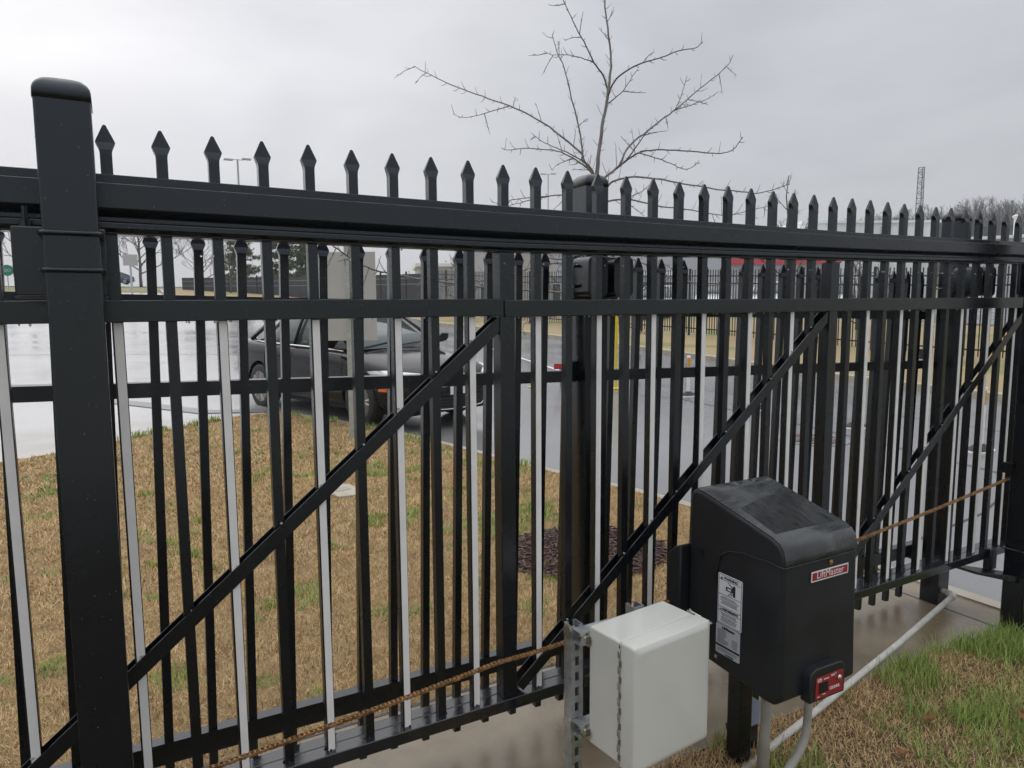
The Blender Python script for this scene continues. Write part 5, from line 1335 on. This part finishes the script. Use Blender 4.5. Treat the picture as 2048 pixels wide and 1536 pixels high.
tag(mb.build('wall_ribs', M['wall_pale'], t), kind='stuff')
mb = MB(); mb.box(L * .56, L * .56 + 1.0, -.10, .0, 6.75, 7.65); lv = mb.build('louvre', M['wall_pale'], t)
for k in range(6):
    mb = MB(); mb.box(L * .56 + .06, L * .56 + .94, -.13, -.10, 6.83 + k * .14, 6.89 + k * .14); mb.build('slat', M['rail_far'], lv)
for q in (.36, .66):
    mb = MB(); mb.box(L * q - .12, L * q + 2.9, -.16, -.05, 0, 4.75); dr = mb.build('door_frame', M['wall_pale'], t)
    mb = MB(); mb.box(L * q + .05, L * q + 2.72, -.20, -.165, 0, 4.5); mb.build('roller_door', M['wall_pale'], dr)
    for k in range(6):
        mb = MB(); mb.box(L * q + .05, L * q + 2.72, -.215, -.2, .55 + k * .6, .58 + k * .6); mb.build('seam', M['wall_grey'], dr)
t, L = wall_building('low_white_building', (55.5, 29.5), (64.0, 10.0), .6, 6.0, 20, 'low white building at the end of the yard below the wooded hill', M['wall_grey'])
mb = MB(); mb.tube([(3.4, 1.0, 5.4), (3.4, 1.0, 6.9)], .12, 8); mb.lathe([(.2, 6.9), (.24, 7.05), (.05, 7.15)], 8, 'z', (3.4, 1, 0)); mb.build('roof_vent', M['wall_pale'], t)
for k in range(3):
    mb = MB(); mb.box(1.5 + k * 4, 2.7 + k * 4, -.05, .02, 0, 2.2); mb.build('door', M['wall_pale'], t)
t, L = wall_building('grey_shed', (18.6, 45.0), (20.9, 44.2), .8, 4.15, 6, 'low grey building peeping over the far fence beyond the first car', M['wall_grey'])
t, L = wall_building('beige_building', (27.0, 45.5), (29.2, 44.4), .8, 5.6, 6, 'narrow beige building beyond the tractor and far fence', M['apron'])
t, L = wall_building('long_low_hall', (15.5, 97.0), (44.0, 85.0), 2.2, 5.0, 12, 'long pale hall seen in pieces between the pines', M['wall_pale'])
mb = MB(); mb.box(1, L - 1, -.1, -.01, 2.1, 2.5); mb.build('window_band', M['wall_grey'], t)
# radio tower
t = empty('radio_tower', (146, 89, .0), R(20), 'lattice radio tower standing on the wooded hill', 'tower')
mb = MB(); hgt = 28.4; w0 = 1.0; w1 = .62; n = 16
def corner(k, z):
    w = w0 + (w1 - w0) * z / hgt; a = 2 * math.pi * k / 3; return (w * math.cos(a), w * math.sin(a), z)
for k in range(3): mb.tube([corner(k, -10), corner(k, hgt)], .10, 4)
mb.build('legs', M['rail_far'], t)
mb = MB()
for q in range(n):
    za, zb_ = 12 + (hgt - 12) * q / n, 12 + (hgt - 12) * (q + 1) / n
    for k in range(3):
        a, b = (corner(k, za), corner((k + 1) % 3, zb_)) if q % 2 else (corner((k + 1) % 3, za), corner(k, zb_))
        mb.tube([a, b], .05, 4); mb.tube([corner(k, zb_), corner((k + 1) % 3, zb_)], .045, 4)
tag(mb.build('lattice', M['rail_far'], t), kind='stuff')
# leafless wood on the hill
mb = MB(); wr = random.Random(9)
def wood_tree(x, y, z, h):
    mb.tube([(x, y, z), (x + wr.uniform(-.5, .5), y, z + h)], [.22, .04], 3, cap=False)
    for i in range(46):
        f = wr.uniform(.28, .97); a = wr.uniform(0, 6.28); L = h * .42 * (1.05 - f) ** .5 * wr.uniform(.5, 1.1); up = wr.uniform(.4, 1.5)
        p = Vector((x, y, z + h * f)); d = Vector((math.cos(a), math.sin(a), up)).normalized(); q = p + d * L; w = Vector((-math.sin(a), math.cos(a), 0)) * .07
        mb.add([p - w, p + w, q], [(0, 1, 2)])
        for _ in range(4):
            s_ = p.lerp(q, wr.uniform(.3, .95)); e_ = s_ + (d + Vector((wr.uniform(-.8, .8), wr.uniform(-.8, .8), wr.uniform(-.3, .8)))).normalized() * L * .45
            mb.add([s_ - w * .6, s_ + w * .6, e_], [(0, 1, 2)])
for i in range(620):
    az = R(wr.uniform(50, 72)); d = wr.uniform(185, 290)
    x, y = d * math.sin(az), d * math.cos(az) - 2
    e = sst(math.degrees(az), 49.3, 56)
    wood_tree(x, y, fland(x, y) - 1, wr.uniform(10.5, 15) * (.7 + .3 * e))
tag(mb.build('wood', M['far_wood']), kind='stuff')

# thin damp air
hz = MB(); hz.box(-640, 690, -440, 640, -3.5, 62)
o = hz.build('haze', None); tag(o, kind='stuff')
hm = bpy.data.materials.new('haze'); hm.use_nodes = True; hn = hm.node_tree.nodes; hn.clear()
ho = hn.new("ShaderNodeOutputMaterial"); hv = hn.new("ShaderNodeVolumePrincipled")
hv.inputs['Color'].default_value = (.86, .88, .92, 1); hv.inputs['Density'].default_value = .0009
hm.node_tree.links.new(hv.outputs[0], ho.inputs['Volume']); o.data.materials.append(hm)
